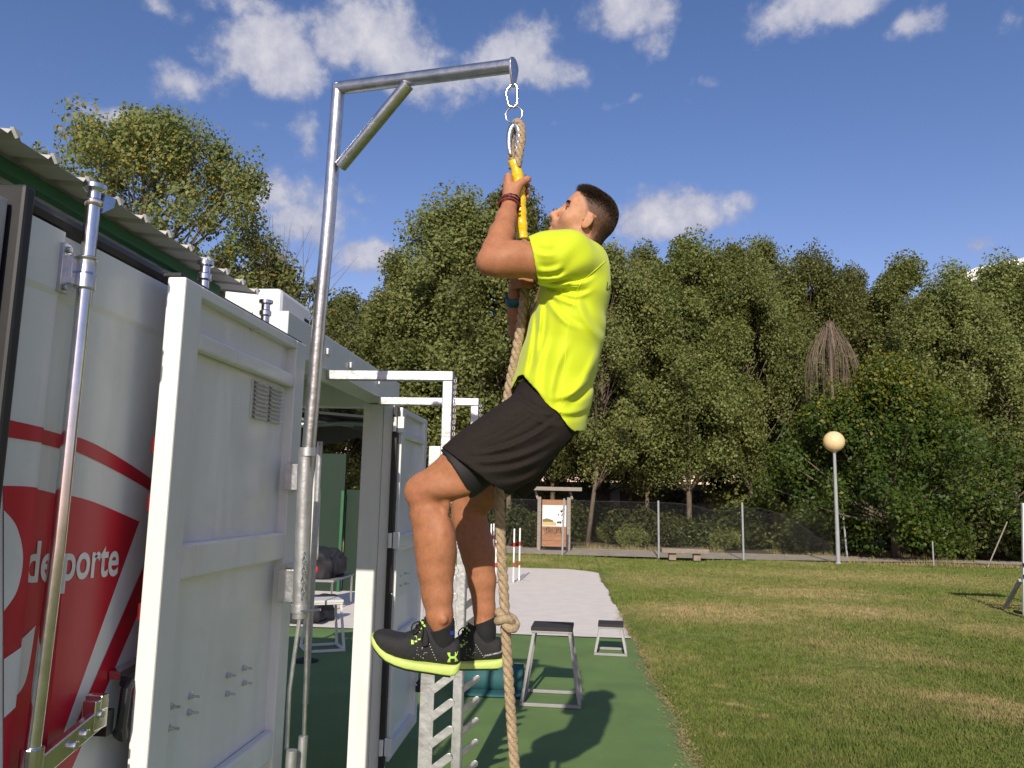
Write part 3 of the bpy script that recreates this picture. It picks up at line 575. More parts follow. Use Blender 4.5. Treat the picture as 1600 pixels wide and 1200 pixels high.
b_ = atY(498, 700, 8.2); MB().tube([(b_[0], 8.21, b_[2]+.1), (b_[0]-.02, 8.21, .0)], .010, 8).build('pole', 'galv', fl)
MB().lathe([(.13, 0), (.13, .02), (.02, .05)], (b_[0]-.02, 8.21, 0), 16).build('base', 'dark', fl)
# ================================================================== jump boxes, mats, poles, benches
def jump_box(label, x, y, w, d, h, top_w, top_d, m='frame', rz=0., group='jump boxes'):
    t = thing('jump_box', label, 'jump box', (0, 0, 0), group)
    MB().box((-top_w/2, -top_d/2, h-.03), (top_w/2, top_d/2, h-.012)).build('top_frame', m, t, bevel=.003)
    MB().box((-top_w/2-.004, -top_d/2-.004, h-.0115), (top_w/2+.004, top_d/2+.004, h+.018)).build('grip_top', 'pad' if m == 'frame' else m, t, bevel=.005)
    for sx in (-1, 1):
        for sy in (-1, 1): MB().bar((sx*(w/2-.014), sy*(d/2-.014), .03), (sx*(top_w/2-.02), sy*(top_d/2-.02), h-.031), .026, .026, (0, 1, 0)).build('leg', m, t, bevel=.002)
    for sy in (-1, 1): MB().box((-w/2, sy*(d/2-.013)-.013, .003), (w/2, sy*(d/2-.013)+.013, .029)).build('base_bar', m, t, bevel=.002)
    for sx in (-1, 1): MB().box((sx*(w/2-.013)-.013, -d/2+.027, .003), (sx*(w/2-.013)+.013, d/2-.027, .029)).build('base_bar', m, t, bevel=.002)
    t.location = (x, y, .011); t.rotation_euler.z = rz
    return t
jump_box('taller grey steel jump box with black grip top near the rope', -.17, 7.05, .50, .50, .60, .34, .34, rz=-.03)
jump_box('small low grey jump box at the lawn edge', .42, 9.25, .36, .38, .31, .27, .30, rz=-.05)
jump_box('white framed jump box seen through the open container', -2.72, 8.85, .42, .40, .52, .34, .32, 'offwhite', rz=.5)
mt = thing('rolled_mat', 'teal exercise mat, half rolled, lying behind the notched ladder', 'mat', (-.68, 7.2, .01))
R_ = []
for i in range(70):
    a = i/70*6.2832*3.2; r = .04+.078*i/70; R_.append((r*math.cos(a), r*math.sin(a)))
mb = MB(); c0 = .125
rows = [[(-1.02, 7.3+p[0], c0+p[1]), (-.43, 7.3+p[0], c0+p[1])] for p in R_]; rows += [[(-1.02, 7.3-.06-.03*i, .022), (-.43, 7.3-.06-.03*i, .022)] for i in range(0)]
o = mb.grid(rows).build('roll', 'teal', mt, smooth='all'); o.modifiers.new('s', 'SOLIDIFY').thickness = .012
o = MB().grid([[(-1.02, 7.28-.06*i, .021+.004*math.sin(i)), (-.43, 7.28-.06*i, .021+.004*math.sin(i*1.3))] for i in range(5)]).build('flat_end', 'teal', mt, smooth='all'); o.modifiers.new('s', 'SOLIDIFY').thickness = .012

def slalom(px, py, label):
    p = atZ(px, py, .006); t = thing('slalom_pole', label, 'pole', (p[0], p[1], .005), 'red and white slalom poles')
    x, y = p[0], p[1]; h = 1.07
    for z0, z1, m in ((.02, .32, 'plasticwhite'), (.405, .71, 'plasticwhite'), (.795, h, 'plasticwhite')): MB().tube([(x, y, z0+.001), (x, y, z1-.001)], .017, 12).build('shaft', m, t, smooth=True)
    for z0, z1 in ((.32, .405), (.71, .795)): MB().tube([(x, y, z0), (x, y, z1)], .0175, 12).build('red_band', 'redpaint', t, smooth=True)
    MB().box((x-.22, y-.02, .005), (x+.2, y+.02, .02)).build('base_bar', 'lampgrey', t)
for px, py, lb in ((802, 911, 'slalom pole just right of the rope, left of the frontmost pair'), (811, 908, 'slalom pole just right of the rope, right one of its pair'), (774, 912, 'slalom pole showing left beside the rope, low red band'), (766, 892, 'slalom pole behind the right calf, left of the pair there'), (770, 890, 'slalom pole behind the right calf, right of the pair there'), (710, 905, 'slalom pole seen between the climber\'s legs')): slalom(px, py, lb)

# ------------------------------------------------------------------ bench and bags
be = thing('bench', 'grey low bench holding bags, deep behind the container opening', 'bench', (-3.6, 12.2, 0))
bx0, bx1, by0, by1 = -4.6, -3.45, 11.6, 12.7; bz = .45
MB().box((bx0, by0, bz-.03), (bx1, by1, bz)).build('top', 'frame', be)
for x in (bx0+.03, bx1-.03):
    for y in (by0+.03, by1-.03): MB().tube([(x, y, 0), (x, y, bz-.03)], .015, 8).build('leg', 'chrome', be)
def blob(name, m, c, r, label, cat, seed, group=None):
    """a slumped soft bag: flat underside, squarish plan, creased flanks"""
    bm = bmesh.new(); bmesh.ops.create_icosphere(bm, subdivisions=4, radius=1); rr = random.Random(seed); ph = [rr.uniform(0, 6) for _ in range(6)]
    for v in bm.verts:
        q = v.co.copy(); sq = [math.copysign(abs(t)**.62, t) for t in q]; d = 1+.16*math.sin(q.x*3+ph[0])*math.sin(q.y*4+ph[1])+.10*math.sin(q.z*6+ph[2]+q.x*4)+.05*math.sin(q.x*13+q.y*9+ph[3])+(.22*math.sin(q.x*2.2+ph[4]) if q.z > .2 else 0)
        v.co = Vector((sq[0]*r[0]*d+c[0], sq[1]*r[1]*d+c[1], max(-.82, sq[2]*d)*r[2]+c[2]))
    me = bpy.data.meshes.new(name); bm.to_mesh(me); bm.free(); return tag(link(name, me, m, smooth='all'), label, cat, group)
bag = blob('sports_bag', 'dark', (-3.72, 12.1, bz+.18), (.24, .4, .22), 'black sports bag on the bench behind the container opening', 'bag', 1)
blob('sports_bag', 'dark', (-3.55, 10.7, .17), (.34, .3, .19), 'black bag lying on the floor beside the bench', 'bag', 2)
blob('red_jacket', 'redpaint', (-3.86, 11.72, bz+.10), (.14, .10, .12), 'red garment heaped on the bench beside the black bag', 'clothing', 3)
blob('blue_bottle_pouch', 'blue', (-4.08, 11.75, bz+.12), (.08, .10, .15), 'blue pouch on the bench left of the red garment', 'pouch', 4)

# ------------------------------------------------------------------ fence, notice board, lamp, bench, goal
fen = thing('chain_link_fence', 'galvanised chain link fence with slim posts along the path', 'fence', (4, 24.6, 0))
posts = [atZ(x, y) for x, y in ((1031, 873), (1171, 879), (876, 880))]
FY = 24.4
for p in posts: MB().tube([(p[0], FY, 0), (p[0]-.012*(1 if p[0] > 0 else -3), FY+.01, 1.68)], .03, 10).build('post', 'lampgrey', fen, smooth=True)
for x in (-11, -8, -5.2, -2.9): MB().tube([(x, FY, 0), (x+.02, FY, 1.66)], .028, 8).build('post', 'lampgrey', fen, smooth=True)
q = atY(1457, 846, FY); MB().tube([(q[0], FY, 0), (q[0], FY, q[2])], .02, 8).build('post', 'lampgrey', fen, smooth=True); q = atY(1316, 790, 27.2); MB().tube([(q[0]+.1, 27.2, 0), (q[0], 27.2, q[2])], .03, 8).build('post', 'lampgrey', fen, smooth=True)
for a, b in ((atY(1541, 878, FY), (1572, 815)), ): q = atY(b[0], b[1], FY); MB().tube([(a[0], FY-.06, 0), (q[0], FY-.06, q[2])], .018, 8).build('brace', 'greywood', fen, smooth=True)
M['wire'] = mat('weathered_wire', (.11, .11, .105), .7, .1); mb = MB(); x = -12.
def wire(a, b, r):
    mb.add([(a[0], a[1]-r, a[2]-r*.6), (a[0], a[1]+r, a[2]-r*.6), (a[0], a[1], a[2]+r), (b[0], b[1]-r, b[2]-r*.6), (b[0], b[1]+r, b[2]-r*.6), (b[0], b[1], b[2]+r)], [(0, 1, 4, 3), (1, 2, 5, 4), (2, 0, 3, 5)])
def sag(x):                                          # the netting droops between 3 and 5 m and again farther right
    return 1.62-(.22*math.exp(-((x-4.3)/.7)**2))-(1.15*math.exp(-((x-7.9)/1.5)**2))
while x < 7.4:
    wire((x, FY+.035, .03), (x+1.59*sag(x)/1.62, FY+.035, sag(x)), .0017); wire((x+1.59*sag(x)/1.62, FY+.04, .03), (x, FY+.04, sag(x)), .0017); x += .085
o = mb.build('netting', 'wire', fen); o['kind'] = 'stuff'
xs_ = [i*.5-12 for i in range(39)]; MB().tube([(x, FY+.03, sag(x)+.005) for x in xs_], .0028, 5).build('top_wire', 'wire', fen)

nb = thing('notice_board', 'brown timber notice board with pale poster behind the fence', 'notice board', (-.65, 26.6, 0))
NY = 26.6
for px in (843, 889): q = atY(px, 780, NY); MB().box((q[0]-.06, NY-.05, 0), (q[0]+.06, NY+.05, 1.72)).build('post', 'greywood', nb, bevel=.008)
xl, xr_ = atY(847, 800, NY)[0], atY(885, 800, NY)[0]
for i in range(8): MB().box((xl, NY-.02, .12+i*.19), (xr_, NY+.02, .12+i*.19+.184)).build('plank', 'boardwood', nb, bevel=.004)
a, b = atY(847, 789, NY), atY(886, 823, NY); poster = MB().box((a[0]+.02, NY-.035, b[2]), (b[0]-.03, NY-.022, a[2])).build('poster', 'plasticwhite', nb)
M['olive'] = mat('poster_olive', (.16, .15, .06), .8); M['sand'] = mat('poster_sand', (.55, .40, .16), .8)
mb = MB(); x0, z0 = a[0]+.03, b[2]; mb.add([(x0, NY-.0375, z0+.22), (x0+.13, NY-.0375, z0+.26), (x0+.34, NY-.0375, z0+.20), (x0+.36, NY-.0375, z0+.14), (x0, NY-.0375, z0+.14)], [(0, 1, 2, 3, 4)]); mb.build('poster_picture', 'olive', poster)
mb = MB(); mb.add([(x0, NY-.0375, z0+.135), (x0+.42, NY-.0375, z0+.135), (x0+.46, NY-.0375, z0+.03), (x0, NY-.0375, z0+.02)], [(0, 1, 2, 3)]); mb.build('poster_picture', 'sand', poster)
mb = MB(); r_ = random.Random(4)
for i in range(13):
    cx, cz, s = x0+.46+r_.random()*.24, z0+.08+r_.random()*.56, .02+.025*r_.random(); mb.add([(cx+s*math.cos(t)*(1+.4*math.sin(3*t)), NY-.0375, cz+s*math.sin(t)) for t in (6.2832*j/9 for j in range(9))], [tuple(range(9))])
mb.build('poster_marks', 'ink', poster)['kind'] = 'stuff'
mb = MB()
for i in range(9):
    cx = xl+.12+i*.065; mb.tube([(cx+.05*math.sin(t*1.3+i), NY-.022, .62+.11*math.sin(t*2.1+i*2)+.02*i % .05) for t in (j*.5 for j in range(9))], .006, 4)
mb.build('graffiti', 'ink', nb)['kind'] = 'stuff'
q = atY(872, 765, NY); MB().box((q[0]-.80, NY-.35, q[2]-.04), (q[0]+.78, NY+.35, q[2]+.08)).build('roof', 'greywood', nb, bevel=.01)
for px in (838, 892): qq = atY(px, 775, NY); MB().bar((qq[0]+.05, NY, 1.66), (qq[0]-.03, NY, q[2]-.04), .07, .07).build('roof_strut', 'greywood', nb)

lp = atZ(1310, 881); lt = thing('globe_lamp', 'street lamp with cream globe on grey post at the lawn edge', 'street lamp', (lp[0], lp[1], 0)); gx, gy, gz = atY(1303, 690, lp[1])
MB().tube([(lp[0], lp[1], 0), (lp[0], lp[1], 1.0), (gx, gy, gz-.28)], [.062, .056, .042], 14).build('post', 'lampgrey', lt, smooth=True)
MB().lathe([(.09, 0), (.09, .02), (.065, .05)], (lp[0], lp[1], 0), 14).build('base', 'lampgrey', lt)
MB().lathe([(.04, -.34), (.07, -.32), (.1, -.29), (.1, -.275)], (gx, gy, gz), 16).build('collar', 'lampgrey', lt, smooth=True)
MB().lathe([(.302*math.sin(t)+.001, -.302*math.cos(t)) for t in (math.pi*i/20 for i in range(21))], (gx, gy, gz), 28).build('globe', 'globe', lt, smooth='all')
sb_ = thing('stone_bench', 'low stone slab bench on two blocks beside the fence', 'bench', tuple(atZ(1072, 872)))
a, b = atY(1034, 866, 23.6), atY(1108, 867, 23.6)
MB().box((a[0], 23.6, .20), (b[0], 24.05, .33)).build('slab', 'stone', sb_, bevel=.015)
for x in (a[0]+.22, b[0]-.42): MB().box((x, 23.7, 0), (x+.2, 23.95, .20)).build('block', 'stone', sb_, bevel=.01)
# hoop stand cut by the right edge
hp = thing('hoop_stand', 'white framed hoop stand on dark splayed legs at the right edge', 'hoop stand', (7.5, 14.3, 0))
x, y, _ = atZ(1597, 962); tx, ty, tz = atY(1594, 786, y)
MB().bar((x+.05, y, 0), (tx+.06, y, tz-.01), .07, .05, (0, 1, 0)).build('post', 'offwhite', hp, bevel=.006); MB().bar((x+1.1, y, 0), (x+1.1, y, tz-.02), .07, .05, (0, 1, 0)).build('post', 'offwhite', hp, bevel=.006)
MB().box((tx+.02, y-.03, tz-.25), (x+1.15, y+.03, tz)).build('top_board', 'offwhite', hp, bevel=.006)
lg = atZ(1571, 951); MB().bar((x+.03, y+.04, .55), (lg[0], lg[1], .02), .05, .05).build('leg', 'lampgrey', hp); MB().bar((x+1.1, y+.04, .55), (lg[0]+1.4, lg[1], .02), .05, .05).build('leg', 'lampgrey', hp)
MB().bar((x+.04, y-.05, .62), (x+1.12, y-.05, .62), .03, .05).build('cross_bar', 'rubber', hp); MB().bar((x+.04, y-.05, .80), (x+1.12, y-.05, .80), .03, .05).build('cross_bar', 'rubber', hp)
MB().bar((x+.04, y+.3, .03), (x+.04, y-.4, .03), .04, .04).build('foot_bar', 'rubber', hp)

# ------------------------------------------------------------------ far background
M['farwhite'] = mat('pale_far_wall', (.50, .49, .47), .7); M['fargrey'] = mat('grey_far_wall', (.16, .16, .155), .8)
pw = thing('parapet_wall', 'long grey wall with white coping glimpsed between the tree trunks', 'wall', (8, 45, 0))
MB().box((-20, 45, 0), (22, 45.3, 2.25)).build('wall', 'fargrey', pw); MB().box((-20, 44.9, 2.254), (22, 45.4, 2.60)).build('coping', 'farwhite', pw)
for x in range(-18, 22, 4): MB().box((x, 44.85, 0), (x+.5, 44.995, 2.25)).build('pier', 'farwhite', pw)
vh = thing('parked_van', 'red and yellow vehicle glimpsed behind the tree trunks near the lamp', 'van', (13, 52, 0))
v0 = atY(1222, 735, 50); MB().box((v0[0], 50, 2.3), (v0[0]+1.9, 52, 4.0)).build('body', 'farwhite', vh, bevel=.15); MB().box((v0[0]+.1, 49.97, 3.5), (v0[0]+1.7, 49.995, 3.95)).build('red_stripe', 'redpaint', vh); MB().box((v0[0]+.1, 49.97, 2.9), (v0[0]+.7, 49.995, 3.3)).build('yellow_stripe', 'tape', vh)
MB().box((v0[0]-.2, 49.6, 0), (v0[0]+2.2, 52.2, 2.29)).build('ramp', 'fargrey', vh)
hall = thing('sports_hall', 'large white roofed hall rising behind the right-hand trees', 'building', (46, 80, 0))
A_ = [atY(1488, 436, 78), atY(1520, 421, 78), atY(1560, 412, 78), atY(1600, 404, 78)]; pts = [(p[0], p[2]) for p in A_]+[(58, 27.4), (70, 27), (84, 25)]
MB().prism([(pts[0][0], 78.3, 0)]+[(x, 78.3, z-1.2) for x, z in pts]+[(84, 78.3, 0)], (0, 30, 0)).build('wall', 'fargrey', hall)
MB().prism([(x, 77.5, z) for x, z in pts]+[(x, 77.5, z-1.15) for x, z in reversed(pts)], (0, 32, 0)).build('roof', 'plasticwhite', hall)
for i in range(6): MB().box((36+i*7, 78.0, 8), (40+i*7, 78.25, 14)).build('window', 'fargrey', hall)
# ================================================================== trees and shrubs
def leaf_material(name, dark, light, yellow, trans=.35):
    m = bpy.data.materials.new(name); m.use_nodes = True; n = m.node_tree.nodes; l = m.node_tree.links; b = n['Principled BSDF']
    at = n.new('ShaderNodeAttribute'); at.attribute_name = 'tint'; sp = n.new('ShaderNodeSeparateColor'); l.new(at.outputs['Color'], sp.inputs[0])
    oi = n.new('ShaderNodeObjectInfo')
    x = n.new('ShaderNodeMix'); x.data_type = 'RGBA'; x.inputs[6].default_value = (*dark, 1); x.inputs[7].default_value = (*light, 1); l.new(sp.outputs[0], x.inputs[0])
    y = n.new('ShaderNodeMix'); y.data_type = 'RGBA'; l.new(sp.outputs[1], y.inputs[0]); l.new(x.outputs[2], y.inputs[6]); y.inputs[7].default_value = (*yellow, 1)
    hs = n.new('ShaderNodeHueSaturation'); l.new(y.outputs[2], hs.inputs['Color'])
    mr = n.new('ShaderNodeMapRange'); mr.inputs[3].default_value = .78; mr.inputs[4].default_value = 1.2; l.new(oi.outputs['Random'], mr.inputs[0]); l.new(mr.outputs[0], hs.inputs['Value'])
    m2 = n.new('ShaderNodeMapRange'); m2.inputs[3].default_value = .488; m2.inputs[4].default_value = .508; l.new(oi.outputs['Random'], m2.inputs[0]); l.new(m2.outputs[0], hs.inputs['Hue'])
    l.new(hs.outputs[0], b.inputs['Base Color']); b.inputs['Roughness'].default_value = .5; b.inputs['Specular IOR Level'].default_value = .28
    tr = n.new('ShaderNodeBsdfTranslucent'); l.new(hs.outputs[0], tr.inputs[0]); ms = n.new('ShaderNodeMixShader'); ms.inputs[0].default_value = trans
    l.new(b.outputs[0], ms.inputs[1]); l.new(tr.outputs[0], ms.inputs[2]); l.new(ms.outputs[0], n['Material Output'].inputs[0]); return m
M['leaf'] = leaf_material('poplar_leaf', (.098, .122, .032), (.245, .270, .085), (.34, .30, .11), .42)
M['leafL'] = leaf_material('ash_leaf', (.08, .11, .028), (.21, .235, .07), (.30, .23, .04))
M['leafD'] = leaf_material('maple_leaf', (.028, .062, .010), (.085, .14, .018), (.24, .22, .025))
M['leafS'] = leaf_material('shrub_leaf', (.03, .045, .012), (.095, .11, .03), (.20, .16, .06))
def leaf_cloud(rg, cen, rad, per, ls, ydist=None):
    """diamond leaves spread through clumps; returns verts, quads and tints"""
    n = len(cen)*per; idx = np.repeat(np.arange(len(cen)), per)
    d = rg.normal(size=(n, 3)); d /= np.linalg.norm(d, axis=1)[:, None]
    p = cen[idx]+d*(rad[idx]*(rg.random(n)**.45))[:, None]*np.array([.88, .88, 1.12])
    nr = d*.5+rg.normal(size=(n, 3))*.7+np.array([0, -.55, .25]); nr /= np.linalg.norm(nr, axis=1)[:, None]
    a = np.cross(nr, rg.normal(size=(n, 3))); a /= np.linalg.norm(a, axis=1)[:, None]; b = np.cross(nr, a)
    s = (ls*(.65+.7*rg.random(n)))[:, None]
    V = np.stack([p-a*s*.5, p+b*s*.33+nr*s*.08, p+a*s*.5, p-b*s*.33+nr*s*.08], 1).reshape(-1, 3)
    ct = rg.random(len(cen)); t = np.clip(ct[idx]*.55+rg.random(n)*.5, 0, 1); yl = (rg.random(n) < .04+.08*(ct[idx] > .8))*rg.random(n)*.9
    if ydist is not None: yl = np.maximum(yl, ydist(p, rg))
    col = np.zeros((n, 4), np.float32); col[:, 0] = t; col[:, 1] = yl; col[:, 3] = 1
    return V, np.arange(4*n).reshape(-1, 4), np.repeat(col, 4, axis=0)
def foliage(name, V, Fq, col, m, parent):
    me = np_mesh(name, V, Fq, 4); at = me.color_attributes.new('tint', 'FLOAT_COLOR', 'POINT'); at.data.foreach_set('color', col.ravel()); return link(name, me, m, parent)
def make_tree(name, seed, H, R, base, nclump, per, ls, crad, m, trunk_r=.16, shape=.75, lean=0., ydist=None, twigs=0, gap=0.):
    rg = np.random.default_rng(seed); t = thing(name, '', 'tree')
    mb = MB(); tp = [(lean*(1-i/6)**2*-1.2+.12*math.sin(i*1.7+seed)*i/6, .1*math.cos(i*1.3+seed)*i/6, H*.86*i/6) for i in range(7)]
    mb.tube(tp, [trunk_r*(1-.85*i/6) for i in range(7)], 8)
    def pr(tt): return R*np.sin(np.pi*np.clip(tt, .02, .98)**shape)**.62
    tt = rg.random(nclump*3)**.78; ang = rg.random(nclump*3)*6.283; rf = .28+.72*rg.random(nclump*3)**.55
    lob = 1+.28*np.sin(ang*3+seed+tt*6)+.18*np.sin(ang*5+tt*11+seed)
    cen = np.stack([np.cos(ang)*rf*pr(tt)*lob, np.sin(ang)*rf*pr(tt)*lob, base+tt*(H-base-crad*.5)], 1)
    if gap:                                              # open places in the crown
        hole = np.sin(cen[:, 0]*1.1+seed)*np.sin(cen[:, 2]*.9+seed*2)+.6*np.sin(cen[:, 0]*2.3+cen[:, 2]*1.7); cen = cen[hole > -gap]
    cen = cen[:nclump]; rad = crad*(.55+.75*rg.random(len(cen)))
    for i in range(0, len(cen), 3):                      # limbs reach the clumps
        c = cen[i]; f = max(.2, min(.95, (c[2]-1.3-.75*math.hypot(c[0], c[1]))/(H*.86))); k = f*6; j = int(min(5, k)); a = np.array(tp[j])+(np.array(tp[j+1])-np.array(tp[j]))*(k-j)
        md = a*.45+c*.55+np.array([0, 0, -.12]); r0 = trunk_r*(1-.85*f)*.42+.008; mb.tube([a, md, c], [r0, r0*.6, .008], 5, cap=False)
        for q in range(twigs):
            e = c+np.clip(rg.normal(size=3), -1.1, 1.1)*crad*.45; mb.tube([md*.3+c*.7, e], [.012, .004], 4, cap=False)
    mb.build('trunk', 'bark', t, smooth='all')
    V, Fq, col = leaf_cloud(rg, cen, rad, per, ls, ydist); foliage('crown', V, Fq, col, m, t)
    return t
PV = [make_tree('poplar_tree', 11, 12., 2.35, 2.4, 195, 300, .116, .70, 'leaf', .115, .82, 0, None, 1, .9), make_tree('poplar_tree', 23, 12., 2.6, 2.9, 205, 300, .116, .70, 'leaf', .105, .9, .6, None, 1, .8), make_tree('poplar_tree', 37, 12., 2.05, 2.1, 175, 310, .116, .66, 'leaf', .10, .75, -.5, None, 1, .9)]
used = set()
def place(proto, px, py, Y, label, group=None, wide=1., rz=0., H=12., x=None):
    o = proto if proto.name not in used else copy_tree(proto); used.add(proto.name)
    top = atY(px, py, Y); base = atY(px, 860, Y)
    o.location = (base[0] if x is None else x, Y, -.03); s = (top[2]+.03)/H; o.scale = (s*wide, s*wide, s); o.rotation_euler.z = rz
    o['label'] = label; o['category'] = 'tree'
    if group: o['group'] = group
    return o
G = 'leafy trees in a row beyond the fence'
for v, px, py, Y, wd, rz, lb in [
    (0, 705, 308, 30.0, 1.12, .3, 'tall leafy tree behind the rope, left half of the tallest clump'), (1, 785, 302, 31.0, .95, 2.0, 'tallest leafy tree directly behind the climber\'s raised arm'),
    (2, 608, 400, 30.6, 1.15, 1.1, 'shorter leafy tree right of the gantry pole and above the bracket arms'), (0, 862, 345, 33.0, .9, 4.0, 'leafy tree behind the climber\'s face and chest'),
    (1, 945, 392, 30.2, .95, .0, 'leafy tree with pale forked trunk right of the notice board'), (2, 1005, 388, 32.5, .9, 5.0, 'slender leafy tree just right of the climber\'s back'),
    (0, 1078, 374, 31.5, 1.0, 2.4, 'round-topped leafy tree below the lone cloud'), (1, 1160, 388, 32.0, .85, 3.3, 'leafy tree with tall straight trunk midway between climber and lamp'),
    (2, 1207, 380, 33.5, .95, .8, 'leafy tree with rounded top left of the lamp'), (0, 1278, 396, 34.0, .9, 1.7, 'leafy tree standing behind the bare brown weeping tree'),
    (1, 1345, 424, 35.0, .8, 4.4, 'shorter leafy tree at the dip in the treetop line'), (2, 1432, 408, 33.0, 1.1, 2.9, 'broad leafy tree left of the white hall roof'),
    (0, 1515, 420, 31.5, 1.0, 5.3, 'leafy tree in front of the white hall roof'), (1, 1592, 412, 33.0, 1.1, 1.0, 'leafy tree cut by the right edge of the picture'),
    (2, 520, 462, 31.5, 1.1, 3.7, 'leafy tree behind the gantry pole, just above the container'), (0, 1680, 400, 34, 1.1, .6, 'leafy tree at the right end of the row, mostly outside the picture')]:
    place(PV[v], px, py, Y, lb, G, wd, rz)
r_ = random.Random(12)
for i in range(15):
    px = 380+i*94; place(PV[i % 3], px, 520+r_.uniform(-45, 45), r_.uniform(37, 41.5), 'leafy tree standing farther back in the wood', 'second row of trees in the wood', 1.25, i*1.3)
# open-crowned tree over the canopy roof, with yellowing leaves
def yel(p, rg): return (rg.random(len(p)) < .35*np.exp(-((p[:, 0]+3.9)**2+(p[:, 2]-10)**2)/2.6)+.42*np.exp(-((p[:, 0]-1.7)**2+(p[:, 2]-10)**2)/1.3)+.05)*.8
t = make_tree('ash_tree', 51, 13.1, 5.0, 3.6, 310, 240, .112, .62, 'leafL', .24, .80, 0, yel, 2, .85)
b_ = atY(228, 300, 22); t.location = (b_[0], 22, -.03); tag(t, 'tall open-crowned tree with yellowing leaves above the canopy roof', 'tree')
t = make_tree('ash_tree', 58, 8.7, 2.7, 3.4, 95, 170, .12, .5, 'leafL', .12, .8, 0, None, 3, .3); b_ = atY(445, 480, 23); t.location = (b_[0]-.2, 23, -.03); tag(t, 'smaller sparse tree with bare upper twigs left of the gantry pole', 'tree')
mb = MB(); rg = np.random.default_rng(8)                # its bare upper twigs
for i in range(46):
    a = np.array([.1*rg.normal(), .1*rg.normal(), 5.4+1.2*rg.random()]); e = np.array([rg.normal()*.75+.35, rg.normal()*.5, 9.0+1.0*rg.normal()*.6]); m_ = a*.5+e*.5+rg.normal(size=3)*.14; q = b_+np.array([-.2, 0, -b_[2]])
    q = np.array([b_[0]-.2, 23, 0]); mb.tube([q+a, q+m_, q+e], [.03, .016, .004], 5, cap=False)
o = mb.build('bare_twig', 'deadwood', None); o.parent = t; o.matrix_parent_inverse = Matrix.Translation(-t.location)
t2 = make_tree('ash_tree', 66, 9.0, 2.8, 2.8, 120, 210, .112, .6, 'leafL', .12, .8, 0, None, 1, .9); b_ = atY(385, 420, 24.5); t2.location = (b_[0], 24.5, -.03); tag(t2, 'lower leafy tree filling in below the open-crowned tree, above the container roof', 'tree')
# dense dark tree by the lamp
def yeld(p, rg): return (rg.random(len(p)) < .42*np.clip((p[:, 2]-4.1)/1.8, 0, 1))*.85
t = make_tree('maple_tree', 77, 6.6, 3.7, .35, 230, 260, .12, .68, 'leafD', .16, .62, 0, yeld); b_ = atY(1405, 860, 27.6); t.location = (b_[0], 27.9, -.03); tag(t, 'dense dark green tree with yellowish top, right of the lamp', 'tree')
# bare weeping tree
dt = thing('bare_tree', 'bare brown dead tree with drooping twigs above the lamp', 'tree'); b_ = atY(1297, 860, 30.4); dt.location = (b_[0], 29.6, 0)
mb = MB().tube([(0, 0, 0), (.1, 0, 3), (0, 0, 7.0)], [.12, .09, .03], 7); rg = np.random.default_rng(9); o = mb.build('trunk', 'deadwood'); o.parent = dt
mb = MB()
for i in range(150):
    a = rg.random()*6.283; r0 = .15+.85*rg.random()**.6; ca, sa = math.cos(a), math.sin(a); zt = 8.6-.5*rg.random(); lo = 5.2+1.6*rg.random()
    w1, w2 = .05*rg.normal(), .05*rg.normal()
    mb.tube([(0, 0, 6.6+.9*rg.random()), (ca*r0*.35, sa*r0*.35, zt-.45*r0), (ca*r0*.8, sa*r0*.8, zt-1.0*r0-.2), (ca*r0+w1, sa*r0+w2, zt-1.4*r0-.5), (ca*r0*(.95+.1*rg.random())+w1, sa*r0+w2, lo)], [.009, .007, .006, .0045, .003], 4, cap=False)
o = mb.build('twig_crown', 'deadwood'); o.parent = dt; o['kind'] = 'stuff'
# undergrowth
def make_shrub(seed, m):
    rg = np.random.default_rng(seed); t = thing('shrub', 'leafy shrub in the undergrowth behind the fence', 'shrub', group='shrubs behind the fence')
    n = 34; a = rg.random(n)*6.283; r0 = rg.random(n)**.5; cen = np.stack([np.cos(a)*r0*1.1, np.sin(a)*r0*.8, .25+rg.random(n)*1.35*(1-.35*r0)], 1); V, Fq, col = leaf_cloud(rg, cen, .42*(.6+.7*rg.random(n)), 80, .14); foliage('foliage', V, Fq, col, m, t)
    mb = MB()
    for c in cen[::3]: mb.tube([(c[0]*.2, c[1]*.2, -.05), c*np.array([.7, .7, .6]), c], [.018, .012, .005], 4, cap=False)
    mb.build('stem', 'bark', t); return t
SV = [make_shrub(3, 'leafS'), make_shrub(4, 'leafS'), make_shrub(6, 'leaf')]
sh = 0
for (x, y, s) in [(-9, 28.5, 1.1), (-6.5, 29, 1.0), (-4.2, 28.4, .9), (-2.4, 28.8, .9), (-1.4, 28.2, .6), (2.1, 29.5, .45), (3.3, 30.6, .6), (4.6, 31.5, .7), (5.4, 29.4, .45), (6.4, 30.4, .7), (7.6, 28.7, .5), (8.3, 30.2, 1.0), (9.0, 28.8, .7), (12.6, 28.2, 1.0), (13.9, 28.9, 1.3), (15.3, 28.3, 1.3), (16.8, 28.6, 1.2), (18.5, 28.6, 1.4)]+[(-12+i*2.3+.6*math.sin(i*5), 34.5+1.5*math.sin(i*2.1), 1.1+.3*math.sin(i)) for i in range(15)]+[(-1+i*1.15+.4*math.sin(i*3.3), 32.2+.7*math.sin(i*1.7), .75+.3*math.sin(i*2.3)) for i in range(9)]:
    p = SV[sh % 3]; o = p if sh < 3 else copy_tree(p); o.location = (x, y, -.02); o.scale = (s*1.1, s*1.1, s); o.rotation_euler.z = sh*1.9; sh += 1
    if y > 31.3: o['label'] = 'tall leafy shrub deep in the shade between the trunks'; o['group'] = 'shrubs deep in the wood'
